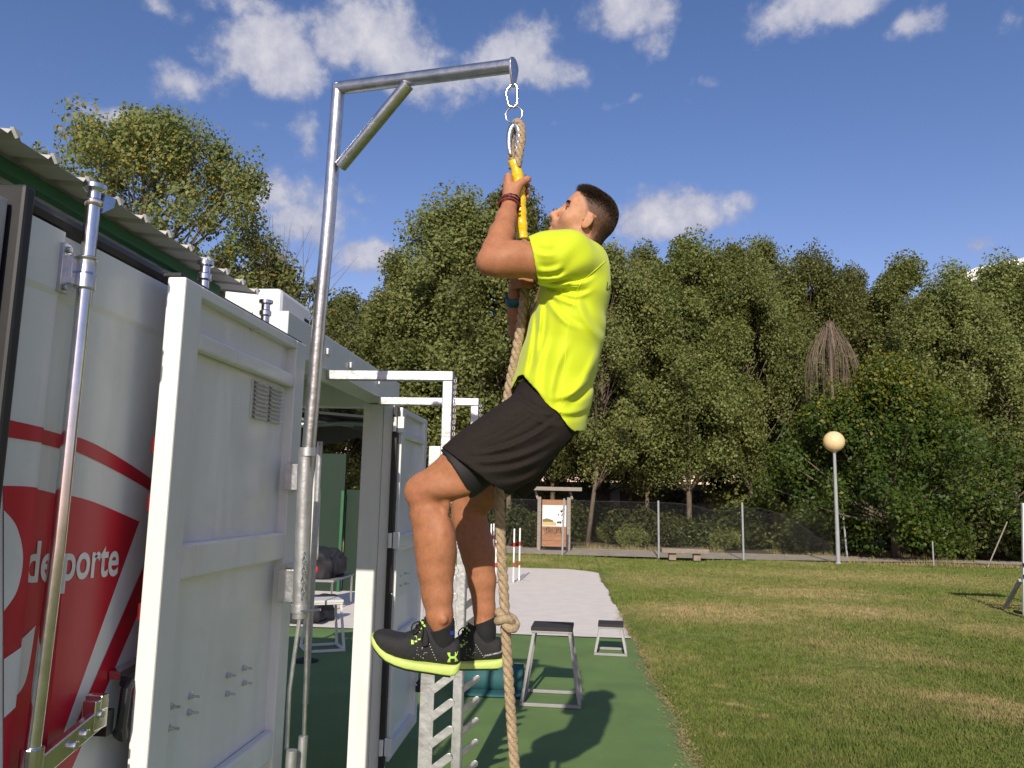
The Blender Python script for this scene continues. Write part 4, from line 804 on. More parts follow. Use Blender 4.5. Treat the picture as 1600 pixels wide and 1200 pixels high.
# dry tall grass along the fence foot
rg = np.random.default_rng(15); n = 12000; xx = -10+rg.random(n)*28; yy = 24.35+rg.random(n)**1.5*1.0+(rg.random(n) < .55)*3.6; keep = (yy < 26) | (np.sin(xx*.8)+.4 > -.4); keep &= ~((yy < 26) & (xx > -3) & (xx < 7.4) & (rg.random(n) < .93)); xx, yy = xx[keep], yy[keep]; n = len(xx)
hh = (.04+.16*rg.random(n)**2)*(1+.8*(np.sin(xx*1.3)+np.sin(xx*3.1))*.4).clip(.3); a = rg.random(n)*6.283; w_ = .008
V = np.empty((n, 3, 3)); z0 = np.full(n, -.02); V[:, 0] = np.stack([xx-np.cos(a)*w_, yy-np.sin(a)*w_, z0], 1); V[:, 1] = np.stack([xx+np.cos(a)*w_, yy+np.sin(a)*w_, z0], 1); V[:, 2] = np.stack([xx+rg.normal(0, .05, n), yy+rg.normal(0, .05, n), hh], 1)
M['drygrass'] = mat('dry_tall_grass', (.16, .15, .05), .9, col2=(.34, .26, .12), vscale=.9)
tag(link('tall_dry_grass', np_mesh('tall_dry_grass', V.reshape(-1, 3), np.arange(3*n).reshape(-1, 3), 3), 'drygrass'), None, kind='stuff')
# ================================================================== the climber
e1, e2, e3 = _R, _U, -_F                                # right, up, towards the viewer
def W3(x, y, Y): return np.array(atY(x, y, Y))
class Field:
    def __init__(s): s.p = []
    def cap(s, a, b, ra, rb, k=.015, ax=None, fac=1., op='u'): s.p.append(('c', np.asarray(a, float), np.asarray(b, float), ra, rb, k, ax, fac, op)); return s
    def ell(s, c, ax, r, k=.015, op='u'): s.p.append(('e', np.asarray(c, float), np.asarray(ax, float), np.asarray(r, float), None, k, None, 1., op)); return s
    def chain(s, pts, k=.01, ax=None, fac=1.):
        for (a, ra), (b, rb) in zip(pts, pts[1:]): s.cap(a, b, ra, rb, k, ax, fac)
        return s
    def __call__(s, P):
        d = np.full(len(P), .08, np.float32); MG = .062
        for kind, a, b, ra, rb, k, ax, fac, op in s.p:
            if kind == 'c':
                R_ = max(ra, rb)*max(1, fac)+MG; lo = np.minimum(a, b)-R_; hi = np.maximum(a, b)+R_
            else:
                R_ = ra.max()+MG; lo = a-R_; hi = a+R_
            m = np.nonzero(((P >= lo) & (P <= hi)).all(1))[0]
            if not len(m): continue
            q = P[m]-a
            if kind == 'c':
                ab = b-a; qs = q
                if ax is not None:
                    qs = q+np.outer(q@ax, ax)*(1/fac-1); ab = ab+ax*(ab@ax)*(1/fac-1)
                t = np.clip(qs@ab/(ab@ab+1e-12), 0, 1); x = np.linalg.norm(qs-t[:, None]*ab, axis=1)-(ra+(rb-ra)*t)
            else:
                w_ = q@b.T; k0 = np.linalg.norm(w_/ra, axis=1); k1 = np.linalg.norm(w_/ra**2, axis=1)+1e-9; x = k0*(k0-1)/k1
            dm = d[m]
            if op == 'u':
                h = np.maximum(k-np.abs(dm-x), 0)/k; d[m] = np.minimum(dm, x)-h*h*k*.25
            else:
                x = -x; h = np.maximum(k-np.abs(dm-x), 0)/k; d[m] = np.maximum(dm, x)+h*h*k*.25
        return d
def surface(fn, lo, hi, h):
    """surface nets over a narrow band"""
    lo = np.asarray(lo, float); B = 4; nb = np.ceil((np.asarray(hi)-lo)/(h*B)).astype(int); n = nb*B
    g = np.stack(np.meshgrid(*[np.arange(k) for k in nb], indexing='ij'), -1).reshape(-1, 3)
    dc = fn((lo+(g+.5)*h*B).astype(np.float32)); act = np.abs(dc) < h*B*.9+.012
    val = np.repeat(np.repeat(np.repeat(dc.reshape(nb), B, 0), B, 1), B, 2).astype(np.float32)
    off = np.stack(np.meshgrid(*[np.arange(B)]*3, indexing='ij'), -1).reshape(-1, 3); idx = (g[act][:, None]*B+off[None]).reshape(-1, 3)
    val[idx[:, 0], idx[:, 1], idx[:, 2]] = fn((lo+(idx+.5)*h).astype(np.float32))
    s = val < 0; cnt = np.zeros(n-1, np.int8); sh = [(i, j, k) for i in (0, 1) for j in (0, 1) for k in (0, 1)]
    sl = lambda o: tuple(slice(o[a], n[a]-1+o[a]) for a in range(3))
    for o in sh: cnt += s[sl(o)]
    cell = np.argwhere((cnt > 0) & (cnt < 8)); ids = -np.ones(n-1, np.int32); ids[tuple(cell.T)] = np.arange(len(cell))
    acc = np.zeros((len(cell), 3)); num = np.zeros(len(cell))
    for o in sh:
        for a in range(3):
            if o[a]: continue
            o2 = list(o); o2[a] = 1; v0 = val[tuple((cell+o).T)]; v1 = val[tuple((cell+o2).T)]; m = (v0 < 0) != (v1 < 0); t = v0[m]/(v0[m]-v1[m])
            p = np.tile(np.array(o, float), (m.sum(), 1)); p[:, a] = t; acc[m] += p; num[m] += 1
    V = lo+(cell+acc/num[:, None]+.5)*h; Q = []
    for a in range(3):
        u, v = (a+1) % 3, (a+2) % 3; o2 = [0, 0, 0]; o2[a] = 1
        r = [slice(0, n[k]-1) for k in range(3)]; r[u] = slice(1, n[u]-1); r[v] = slice(1, n[v]-1); r2 = list(r); r2[a] = slice(1, n[a])
        A, Bv = s[tuple(r)], s[tuple(r2)]; e = np.argwhere(A != Bv); st = np.array([r[k].start for k in range(3)]); e = e+st; du = np.zeros(3, int); du[u] = 1; dv = np.zeros(3, int); dv[v] = 1
        q = np.stack([ids[tuple((e-du-dv).T)], ids[tuple((e-dv).T)], ids[tuple(e.T)], ids[tuple((e-du).T)]], 1); fl = s[tuple(e.T)]; q[~fl] = q[~fl][:, ::-1]; Q.append(q)
    Q = np.concatenate(Q); Q = Q[(Q >= 0).all(1)]
    return V, Q
def relax(V, Q, it=1, w_=.5, fix=None):
    for _ in range(it):
        S = np.zeros_like(V); c = np.zeros(len(V))
        for i in range(4):
            for j in ((i+1) % 4, (i+3) % 4): np.add.at(S, Q[:, i], V[Q[:, j]]); np.add.at(c, Q[:, i], 1)
        N_ = V+(S/np.maximum(c, 1)[:, None]-V)*w_
        if fix is not None: N_[fix] = V[fix]
        V = N_
    return V
def cut(V, Q, keep):
    """keep the faces whose corners are all kept; drop loose points"""
    Q = Q[keep[Q].all(1)]; u = np.unique(Q); r = -np.ones(len(V), int); r[u] = np.arange(len(u)); return V[u], r[Q]

# ---- joints (picture position and distance along the container)
shL, elL, wrL = W3(884, 403, 2.37), W3(766, 408, 2.33), W3(797, 317, 2.462)
shR, elR, wrR = W3(884, 402, 2.69), W3(830, 548, 2.745), W3(806, 468, 2.585)
hipL, knL, anL = W3(846, 655, 2.445), W3(664, 770, 2.36), W3(687, 972, 2.385)
hipR, knR, anR = W3(848, 658, 2.61), W3(732, 792, 2.80), W3(757, 968, 2.80)
body = Field()
# torso, hips
body.cap(W3(893, 440, 2.53), W3(880, 525, 2.53), .088, .086, .03, e3, 1.5).cap(W3(880, 525, 2.53), W3(852, 645, 2.525), .082, .084, .03, e3, 1.42)
body.cap(shL, W3(893, 415, 2.53), .05, .07, .03).cap(shR, W3(893, 415, 2.53), .05, .07, .03)
# left leg (nearer), from the outline of thigh, knee, calf and ankle
Ld = 2.375
body.cap(hipL, W3(725, 733, 2.37), .080, .074, .02).cap(W3(725, 733, 2.37), W3(672, 766, Ld), .074, .058, .02)
body.ell(W3(661, 769, Ld), [e1, e2, e3], (.052, .056, .052), .02)
body.chain([(W3(668, 780, Ld), .054), (W3(671, 803, Ld), .0535), (W3(678, 842, Ld), .0555), (W3(680.5, 866, Ld), .0555), (W3(682, 890, Ld), .0515), (W3(684.5, 928, Ld), .0425), (W3(687, 963, Ld), .0375), (W3(689, 986, Ld), .027)], .012, e3, .95)
body.ell(W3(690, 848, Ld-.012), [e1, e2, e3], (.036, .075, .05), .03)
body.ell(W3(645, 768, Ld-.004), [e1, e2, e3], (.024, .034, .03), .012).ell(W3(700, 762, Ld-.045), [e1, e2, e3], (.07, .026, .03), .03).ell(W3(697, 786, Ld-.03), [e1, e2, e3], (.012, .035, .012), .012)
body.cap(W3(652, 806, Ld-.006), W3(668, 940, Ld), .012, .010, .02).ell(W3(693, 968, Ld-.034), [e1, e2, e3], (.011, .013, .009), .012)
# right leg
Rd = 2.80
body.cap(hipR, W3(790, 735, 2.71), .080, .075, .02).cap(W3(790, 735, 2.71), W3(738, 785, Rd), .075, .06, .02)
body.ell(W3(729, 793, Rd), [e1, e2, e3], (.054, .058, .054), .02)
body.chain([(W3(733, 810, Rd), .062), (W3(742, 846, Rd), .0585), (W3(747, 866, Rd), .0565), (W3(753, 907, Rd), .0475), (W3(756.5, 950, Rd), .0365), (W3(757, 975, Rd), .0345), (W3(758, 990, Rd), .026)], .012, e3, .95)
# arms
body.chain([(shL, .056), (W3(838, 407, 2.35), .0525), (W3(800, 406, 2.338), .0515), (W3(778, 409, 2.33), .045), (elL, .0375)], .02)
body.ell(W3(808, 397, 2.338), [e1, e2, e3], (.06, .028, .04), .03)
body.ell(W3(760, 413, 2.33), [e1, e2, e3], (.021, .021, .023), .02)
body.chain([(elL, .0365), (W3(776, 388, 2.352), .0395), (W3(784, 366, 2.38), .0375), (W3(791, 341, 2.42), .030), (wrL, .0245)], .02)
body.chain([(shR, .055), (elR, .043), (W3(817, 518, 2.67), .043), (W3(810, 492, 2.62), .034), (wrR, .026)], .015)
# hands: palms on the rope, four fingers wrapped round it and a thumb
def hand(rope_pt, side, wrist, tilt):
    """side +1: palm on the viewer's side of the rope; -1: behind it"""
    ax = e2*math.cos(tilt)+e1*math.sin(tilt); rx = e1*math.cos(tilt)-e2*math.sin(tilt)
    def at(th, r, h): a = math.radians(th); return rope_pt+rx*(r*math.cos(a))+e3*side*(r*math.sin(a))+ax*h
    H4 = [(.031, .0100, 1.), (.0115, .0104, 1.05), (-.0080, .0100, 1.), (-.0255, .0090, .93)]
    for h, r, s in H4:
        m = at(146, .043, h); body.cap(wrist+ax*(h*.45), m, .0165, .0118, .016)
    pts = []
    for h, r, s in H4:
        c = [(at(146, .044, h), r*1.12), (at(196, .042*s, h+.001), r*1.08), (at(250, .0335, h+.002), r*.98), (at(305, .0305, h+.001), r*.9), (at(352, .0295, h-.001), r*.78)]
        for (a, ra), (b, rb) in zip(c, c[1:]): body.cap(a, b, ra, rb, .0035)
    body.cap(wrist, at(100, .036, -.008), .019, .0165, .014)
    t = [(at(112, .040, -.012), .0165), (at(80, .0385, .008), .0125), (at(42, .034, .024), .0108), (at(8, .031, .031), .0088)]
    for (a, ra), (b, rb) in zip(t, t[1:]): body.cap(a, b, ra, rb, .006)
    return at
handL = hand(W3(811, 294, 2.50), 1, wrL, .04)
handR = hand(W3(821, 437, 2.537), -1, wrR, .05)
# head: looking up along the rope
HO = W3(921, 349, 2.525); ta = math.radians(32)
hf = -e1*math.cos(ta)+e2*math.sin(ta); hu = e1*math.sin(ta)+e2*math.cos(ta); hs = e3
HA = np.array([hf, hu, hs])
def hp_(f, u, s=0.): return HO+hf*f+hu*u+hs*s
body.cap(hp_(-.035, -.045), W3(905, 402, 2.53), .056, .060, .03).cap(hp_(.02, -.095), W3(893, 396, 2.53), .035, .05, .03)
head0 = len(body.p)
body.ell(hp_(-.006, .022), HA, (.094, .082, .075), .02).ell(hp_(.032, -.035), HA, (.062, .085, .060), .03).ell(hp_(.045, .035), HA, (.048, .05, .060), .03)
for s in (-1, 1):
    body.cap(hp_(.000, -.062, .050*s), hp_(.074, -.106, .014*s), .016, .016, .03)
    body.cap(hp_(.086, .017, .010*s), hp_(.074, .019, .044*s), .010, .009, .014)
    body.ell(hp_(.058, -.030, .046*s), HA, (.026, .02, .018), .03)
    body.ell(hp_(.093, -.004, .031*s), HA, (.017, .0115, .018), .012, 's')
    body.ell(hp_(.100, -.048, .011*s), HA, (.011, .0085, .0085), .008)
body.ell(hp_(.080, -.107), HA, (.019, .016, .022), .025)
body.cap(hp_(.090, .010), hp_(.1135, -.036), .0085, .0095, .012).ell(hp_(.1145, -.041), HA, (.0115, .0095, .0115), .01)
body.ell(hp_(.092, -.066), HA, (.014, .012, .026), .02)
body.ell(hp_(.0985, -.071), HA, (.0095, .0055, .020), .005).ell(hp_(.0955, -.0835), HA, (.0095, .0065, .018), .005)
body.ell(hp_(.107, -.0765), HA, (.012, .0022, .020), .003, 's')
for s in (-1, 1):                                        # ears
    ea = np.array([hf*math.cos(.35)+hs*s*-.35, hu*math.cos(.2)+hf*-.2, hs*s]); ea = np.linalg.qr(ea.T)[0].T
    body.ell(hp_(-.006, -.013, .077*s), ea, (.0165, .027, .0075), .006).ell(hp_(-.001, -.029, .075*s), ea, (.010, .011, .007), .006)
    body.ell(hp_(.001, -.007, .0875*s), ea, (.0095, .0165, .0075), .003, 's').cap(hp_(-.008, .008, .083*s), hp_(-.004, -.022, .083*s), .003, .003, .004).ell(hp_(.012, -.016, .079*s), ea, (.004, .006, .005), .004)
V, Q = surface(body, (-.66, 2.24, 1.16), (.30, 2.94, 2.86), .003)
V = relax(V, Q, 1, .35)
loc = (V-HO)@HA.T
def slim(P, l=None):
    """the skull is short from brow to nape: draw it in along the facing direction"""
    l = (P-HO)@HA.T if l is None else l; w_ = np.clip((l[..., 1]+.10)/.05, 0, 1)*np.clip((.19-np.linalg.norm(l, axis=-1))/.04, 0, 1); return P+hf*((l[..., 0]-.112)*-.10*w_*np.clip((.112-l[..., 0])/.03, 0, 1))[..., None]
V = slim(V, loc); me = np_mesh('person', V, Q, 4)
# skin tones: lips, stubble, scalp under the clipped hair
f_, u_, s_ = loc.T; hd = (np.abs(f_) < .16) & (u_ > -.14) & (u_ < .14) & (np.abs(s_) < .12) & (V[:, 2] > 2.3)
ear = hd & (np.abs(s_) > .0735) & (np.abs(f_+.004) < .021) & (np.abs(u_+.015) < .030)
line_f = np.interp(u_, [-.10, -.07, -.045, -.02, .02, .045, .06, .12], [-.07, -.055, -.03, .010, .030, .060, .085, .12])   # the hairline in profile
hairy = hd & (f_ < line_f) & ~ear & ((u_ > -.03) | (f_ < -.035)) & (u_ > -.092)
skin = np.array([.47, .235, .135]); tan = np.array([.335, .142, .070])
rgn = np.random.default_rng(2)
col = np.ones((len(V), 4), np.float32); legs = V[:, 2] < 2.05; col[:, :3] = np.where(hd[:, None], skin*1.04, tan*1.08)
fade = np.clip((u_+.06)/.12, 0, 1)*.30+.60; fade = np.where(f_ < -.055, np.maximum(fade, .80), fade)
soft = np.clip((line_f-f_)/.022, 0, 1)
hc = np.array([.030, .021, .016]); fz = (fade*soft*hairy)[:, None]*(.88+.24*rgn.random(len(V)))[:, None]; col[:, :3] = col[:, :3]*(1-np.clip(fz, 0, 1))+hc*np.clip(fz, 0, 1)
stub = hd & (u_ < -.045) & (f_ > -.01) & ~ear; sw = np.clip((-.045-u_)/.03, 0, 1)*np.clip((f_+.01)/.02, 0, 1)*stub*.46*(.7+.6*rgn.random(len(V))); sw = np.where(hd & (u_ < -.055) & (u_ > -.065) & (f_ > .08), sw+.1, sw)
col[:, :3] = col[:, :3]*(1-sw[:, None])+np.array([.085, .06, .05])*sw[:, None]
lip = hd & (f_ > .084) & (np.abs(s_) < .021) & (u_ < -.066) & (u_ > -.09); col[lip, :3] = (.42, .16, .125)
mth = hd & (f_ > .084) & (np.abs(s_) < .019) & (np.abs(u_+.0765) < .0028); col[mth, :3] = (.5, .42, .38)
brow = hd & (np.abs(u_-.0175+np.clip(np.abs(s_)-.03, 0, 1)*.25) < .0052) & (f_ > .055) & (np.abs(s_) > .012) & (np.abs(s_) < .05); col[brow, :3] = (.035, .024, .018)
knees = np.exp(-(np.linalg.norm(V-W3(650, 770, 2.34), axis=1)/.05)**2)*.25; col[:, :3] = col[:, :3]*(1-knees[:, None])+np.array([.42, .16, .11])*knees[:, None]
elb = np.exp(-(np.linalg.norm(V-elL, axis=1)/.04)**2)*.3; col[:, :3] = col[:, :3]*(1-elb[:, None])+np.array([.42, .17, .11])*elb[:, None]
hnd = np.exp(-(np.linalg.norm(V-W3(805, 292, 2.49), axis=1)/.06)**2)*.6; col[:, :3] = col[:, :3]*(1-hnd[:, None])+np.array([.47, .22, .13])*hnd[:, None]
at = me.color_attributes.new('skin_tone', 'FLOAT_COLOR', 'POINT'); at.data.foreach_set('color', col.ravel())
m = bpy.data.materials.new('skin'); m.use_nodes = True; n = m.node_tree.nodes; l = m.node_tree.links; b = n['Principled BSDF']
a_ = n.new('ShaderNodeAttribute'); a_.attribute_name = 'skin_tone'; g_ = n.new('ShaderNodeNewGeometry')
z_ = n.new('ShaderNodeTexNoise'); z_.inputs['Scale'].default_value = 55; z_.inputs['Detail'].default_value = 6; z_.inputs['Roughness'].default_value = .7; l.new(g_.outputs['Position'], z_.inputs['Vector'])
r_ = n.new('ShaderNodeMapRange'); r_.inputs[3].default_value = .62; r_.inputs[4].default_value = 1.38; l.new(z_.outputs['Fac'], r_.inputs[0]); h_ = n.new('ShaderNodeHueSaturation'); l.new(a_.outputs['Color'], h_.inputs['Color']); l.new(r_.outputs[0], h_.inputs['Value']); l.new(h_.outputs[0], b.inputs['Base Color'])
b.inputs['Roughness'].default_value = .58; b.inputs['Specular IOR Level'].default_value = .3; b.inputs['Subsurface Weight'].default_value = .12; b.inputs['Subsurface Radius'].default_value = (.01, .004, .002); b.inputs['Subsurface Scale'].default_value = .6
z2 = n.new('ShaderNodeTexNoise'); z2.inputs['Scale'].default_value = 420; z2.inputs['Detail'].default_value = 3; l.new(g_.outputs['Position'], z2.inputs['Vector']); b2 = n.new('ShaderNodeBump'); b2.inputs['Strength'].default_value = .3; b2.inputs['Distance'].default_value = .002; l.new(z2.outputs['Fac'], b2.inputs['Height']); l.new(b2.outputs[0], b.inputs['Normal'])
M['skin'] = m
person = link('person', me, 'skin', smooth='all')
tag(person, 'person in neon yellow shirt and dark shorts hanging from the climbing rope', 'person')
# eyes
M['eyewhite'] = mat('eye_white', (.40, .36, .33), .25, var=.02); M['iris'] = mat('eye_iris', (.02, .013, .009), .15)
for s in (-1, 1):
    c = slim(hp_(.0735, -.0045, .0305*s)); bm = bmesh.new(); bmesh.ops.create_uvsphere(bm, u_segments=16, v_segments=10, radius=.0118)
    me_ = bpy.data.meshes.new('eye'); bm.to_mesh(me_); bm.free(); me_.transform(Matrix.Translation(c)); ey = link('eye', me_, 'eyewhite', person, smooth='all')
    MB().tube([c+hf*.0100+hs*s*.003, c+hf*.0122+hs*s*.003], [.0062, .0054], 12).build('iris', 'iris', ey)
    MB().tube([slim(hp_(.0865, .002, .020*s)), slim(hp_(.0885, .0045, .030*s)), slim(hp_(.0825, .002, .042*s))], .0028, 6).build('eyelid', 'skin_lid' if 'skin_lid' in M else mat('eyelid_skin', (.30, .13, .08), .5), person, smooth='all')

# hair: short strands, clipped at the sides, longer on top and swept up at the brow
N_ = np.empty(len(me.vertices)*3, np.float32); me.vertices.foreach_get('normal', N_); N_ = N_.reshape(-1, 3)
M['hair'] = mat('dark_brown_hair', (.030, .019, .012), .5, var=.4, vscale=70)
qi = np.nonzero(hairy[Q].all(1))[0]; rgh = np.random.default_rng(4); n = 30000; k = qi[rgh.integers(0, len(qi), n)]; wq = rgh.dirichlet([1, 1, 1, 1], n)
P = (V[Q[k]]*wq[:, :, None]).sum(1); Nn = (N_[Q[k]]*wq[:, :, None]).sum(1); lc = (P-HO)@HA.T
topw = np.clip((lc[:, 1]-.035)/.04, 0, 1); frontw = topw*np.clip((lc[:, 0]-.01)/.07, 0, 1)
ln = .0020+.0060*topw+.010*frontw*(.6+.8*rgh.random(n)); hl = np.clip((np.interp(lc[:, 1], [-.10, -.07, -.045, -.02, .02, .045, .06, .12], [-.07, -.055, -.03, .010, .030, .060, .085, .12])-lc[:, 0])/.018, .12, 1); keep = rgh.random(n) < (.40+.60*np.maximum(topw, lc[:, 0] < -.04))*hl; P, Nn, ln, topw, frontw = P[keep], Nn[keep], ln[keep], topw[keep], frontw[keep]; n = len(P)
dr = Nn+hf*(.35*frontw)[:, None]+hu*(.3*frontw)[:, None]+rgh.normal(size=(n, 3))*.28-hf*(.5*(1-frontw))[:, None]*.6; dr /= np.linalg.norm(dr, axis=1)[:, None]
sd = np.cross(dr, rgh.normal(size=(n, 3))); sd /= np.linalg.norm(sd, axis=1)[:, None]; wd = (.0007+.0006*topw)[:, None]
Vh = np.stack([P-sd*wd-Nn*.001, P+sd*wd-Nn*.001, P+dr*ln[:, None]], 1).reshape(-1, 3)
link('hair', np_mesh('hair', Vh, np.arange(3*n).reshape(-1, 3), 3), 'hair', person)
bq = np.nonzero(brow[Q].all(1))[0]
if len(bq):
    n = 900; k = bq[rgh.integers(0, len(bq), n)]; wq = rgh.dirichlet([1]*4, n); P = (V[Q[k]]*wq[:, :, None]).sum(1); Nn = (N_[Q[k]]*wq[:, :, None]).sum(1); dr = Nn*.5+hu*.5-hf*.5+rgh.normal(size=(n, 3))*.2; sd = np.cross(dr, hf); sd /= np.linalg.norm(sd, axis=1)[:, None]
    link('eyebrows', np_mesh('eyebrows', np.stack([P-sd*.0006, P+sd*.0006, P+dr*.005], 1).reshape(-1, 3), np.arange(3*n).reshape(-1, 3), 3), 'hair', person)

# fine dark hair on shins and forearm
sk = ((V[:, 2] > 1.27) & (V[:, 2] < 1.68) & (V[:, 0] < -.08)) | ((np.linalg.norm(V-W3(780, 370, 2.37), axis=1) < .12) & (V[:, 2] > 2.4))
qk = np.nonzero(sk[Q].all(1))[0]; n = 3000; k = qk[rgh.integers(0, len(qk), n)]; wq = rgh.dirichlet([1]*4, n); P = (V[Q[k]]*wq[:, :, None]).sum(1); Nn = (N_[Q[k]]*wq[:, :, None]).sum(1); dr = Nn*.35-e2*.8+rgh.normal(size=(n, 3))*.4; sd = np.cross(dr, rgh.normal(size=(n, 3))); sd /= np.linalg.norm(sd, axis=1)[:, None]
link('body_hair', np_mesh('body_hair', np.stack([P-sd*.00022, P+sd*.00022, P+dr*.009], 1).reshape(-1, 3), np.arange(3*n).reshape(-1, 3), 3), 'hair', person)
# ---- shirt
def uv_px(P):
    d = P-_C; z = d@_F; return 800+FPX*(d@_R)/z, 600-FPX*(d@_U)/z
shirt = Field()
SP = [(W3(899, 428, 2.53), .103), (W3(897, 462, 2.53), .109), (W3(886, 515, 2.53), .117), (W3(873, 570, 2.53), .1215), (W3(862, 615, 2.53), .127), (W3(850, 660, 2.53), .130), (W3(842, 695, 2.53), .132)]
shirt.chain(SP, .02, e3, 1.48)
shirt.chain([(W3(893, 412, 2.45), .078), (W3(884, 404, 2.38), .076), (W3(858, 406, 2.36), .071), (W3(815, 408, 2.345), .062)], .03)
shirt.chain([(W3(893, 412, 2.61), .078), (W3(884, 404, 2.68), .074), (W3(868, 440, 2.71), .066), (W3(862, 460, 2.72), .062)], .03)
shirt.cap(W3(888, 404, 2.40), W3(915, 428, 2.47), .074, .072, .04).cap(W3(872, 402, 2.37), W3(846, 400, 2.352), .072, .066, .03)
shirt.ell(W3(908, 405, 2.53), [e1, e2, e3], (.078, .062, .12), .03)
ARM = W3(856, 440, 2.38); slv = (W3(832, 408, 2.345)-shL); slv /= np.linalg.norm(slv); slp = W3(832, 408, 2.345)
sn = -e1*math.cos(.20)-e2*math.sin(.20)*1.0
def folds(x, y, L_):
    """creases of the cloth: each a low ridge with a valley beside it, along a curve in the sagittal plane"""
    w = 0
    for (x0, y0, x1, y1, amp, wid, bend) in L_:
        wid = wid*.72; dx, dy = x1-x0, y1-y0; ln = math.hypot(dx, dy); t = ((x-x0)*dx+(y-y0)*dy)/ln/ln; n_ = ((x-x0)*-dy+(y-y0)*dx)/ln-bend*4*t*(1-t)
        w = w+1.5*amp*(n_/wid)*np.exp(.5-.5*(n_/wid)**2)*np.exp(-((t-.5)/.42)**4)
    return w
SHIRT_FOLDS = [(850, 447, 905, 474, .0042, 5, 4), (854, 455, 908, 512, .0036, 6, 8), (848, 458, 838, 560, .0050, 6, -3), (836, 478, 820, 592, .0045, 6, -4), (905, 458, 944, 530, .0028, 8, 6), (938, 545, 876, 640, .0045, 8, -10), (930, 590, 862, 628, .0040, 7, -8), (918, 640, 868, 645, .003, 6, -6), (815, 590, 852, 632, .004, 5, 5), (862, 520, 842, 620, .0035, 8, 6), (890, 540, 866, 640, .0026, 8, 8),
               (838, 432, 885, 426, .0045, 5, 4), (846, 441, 895, 437, .0042, 4, 5), (838, 418, 880, 412, .003, 6, 5), (832, 388, 872, 394, .0026, 6, 4), (880, 440, 932, 428, .003, 5, 6), (865, 452, 925, 452, .0032, 5, 8)]
SHORT_FOLDS = [(728, 694, 838, 634, .0042, 5, 6), (738, 706, 872, 648, .0048, 5, 12), (722, 716, 870, 680, .0040, 6, 14), (735, 732, 862, 702, .0036, 6, 12), (800, 614, 860, 648, .004, 5, 4), (808, 630, 880, 664, .004, 6, 5), (770, 752, 850, 728, .003, 7, 8), (700, 700, 760, 742, .0022, 7, -4)]
def shirt_fn(P):
    d = shirt(P); x, y = uv_px(P); dx, dy = x-858, y-443; r = np.hypot(dx, dy); ph = np.arctan2(dy, dx)
    wr = folds(x, y, SHIRT_FOLDS)+.0022*np.sin(ph*11+.9*np.sin(r*.03))*np.exp(-((r-62)/46)**2)
    wr += .0018*np.sin((x*.9+y*.22)*.10+1.6*np.sin(y*.021)+.8*np.sin(x*.05))*np.clip((y-470)/60, 0, 1)
    wr += .006*np.exp(-((x-822)/14)**2-((y-596)/30)**2)
    return d-wr
V1, Q1 = surface(shirt_fn, (-.42, 2.26, 1.80), (.28, 2.82, 2.66), .004)
x, y = uv_px(V1)
hem = np.interp(x, [780, 799, 808, 816, 826, 843, 862, 880, 898, 930], [612, 607, 592, 586, 596, 620, 638, 656, 677, 673])+2*np.sin(x*.2)
hem = np.where((V1-_C)@_F > 2.56, hem+np.clip(((V1-_C)@_F-2.56)*60, 0, 16), hem)
keep = y < hem
d_sl = (V1-slp)@sn; keep &= ~((d_sl > 0) & (x < 846) & (y < 446) & (y > 360) & (V1[:, 1] < 2.46))
srp = W3(868, 446, 2.715); d2_ = (V1-srp)@((elR-shR)/np.linalg.norm(elR-shR)); keep &= ~((d2_ > 0) & (V1[:, 1] > 2.64) & (x < 872) & (np.linalg.norm(V1-(shR+(elR-shR)*.5), axis=1) < .13))
ncol = (V1-W3(902, 382, 2.53)); keep &= ~((ncol@(hu*.8+e2*.3) > .002) & (np.linalg.norm(ncol, axis=1) < .088))
V1, Q1 = cut(V1, Q1, keep)
# settle the cut edges into clean hems
from collections import Counter
def hem_smooth(V, Q, it=6):
    ed = Counter(); E = np.sort(np.concatenate([Q[:, [i, (i+1) % 4]] for i in range(4)]), 1); ue, cn = np.unique(E, axis=0, return_counts=True); be = ue[cn == 1]
    for _ in range(it):
        S = np.zeros_like(V); c = np.zeros(len(V)); np.add.at(S, be[:, 0], V[be[:, 1]]); np.add.at(S, be[:, 1], V[be[:, 0]]); np.add.at(c, be[:, 0], 1); np.add.at(c, be[:, 1], 1); b = c > 0
        V = V.copy(); V[b] = V[b]*.4+S[b]/c[b][:, None]*.6
    return V
V1 = hem_smooth(relax(V1, Q1, 1, .3), Q1, 8)
def neon():
    m = mat('neon_yellow_knit', (.56, .675, .006), .75, var=.02, vscale=8, bump=.12, bscale=500, sheen=.2, trans=.08); return m
M['neon'] = neon(); M['neonseam'] = mat('neon_seam', (.60, .71, .02), .7, var=.02)
sme = np_mesh('shirt', V1, Q1, 4); sh_o = link('shirt', sme, 'neon', person, smooth='all'); sh_o['label'] = 'neon yellow short sleeved sports shirt'
so_ = sh_o.modifiers.new('cloth', 'SOLIDIFY'); so_.thickness = .0025; so_.offset = -1
def bvh_of(V, Q): return BVHTree.FromPolygons([tuple(p) for p in V], [tuple(int(i) for i in q) for q in Q])
bs = bvh_of(V1, Q1)
def on(bv, px, py, lift=.001):
    d = Vector(ray(px, py)).normalized(); h = bv.ray_cast(Vector(_C), d)
    return None if h[0] is None else h[0]-d*lift
def seam(pts, bv, r, name, m, parent, lift=.0002):
    P = []
    for p in smooth_line(pts, 8):
        q = on(bv, p[0], p[1], lift)
        if q is not None: P.append(q)
    if len(P) > 3: MB().tube(P, r, 5).build(name, m, parent, smooth='all')
seam([(946, 408), (930, 422), (914, 436), (903, 452), (893, 490), (886, 530), (882, 580), (878, 630), (876, 645)], bs, .0016, 'seam', 'neonseam', sh_o)
seam([(903, 448), (880, 447), (868, 444)], bs, .0013, 'seam', 'neonseam', sh_o)
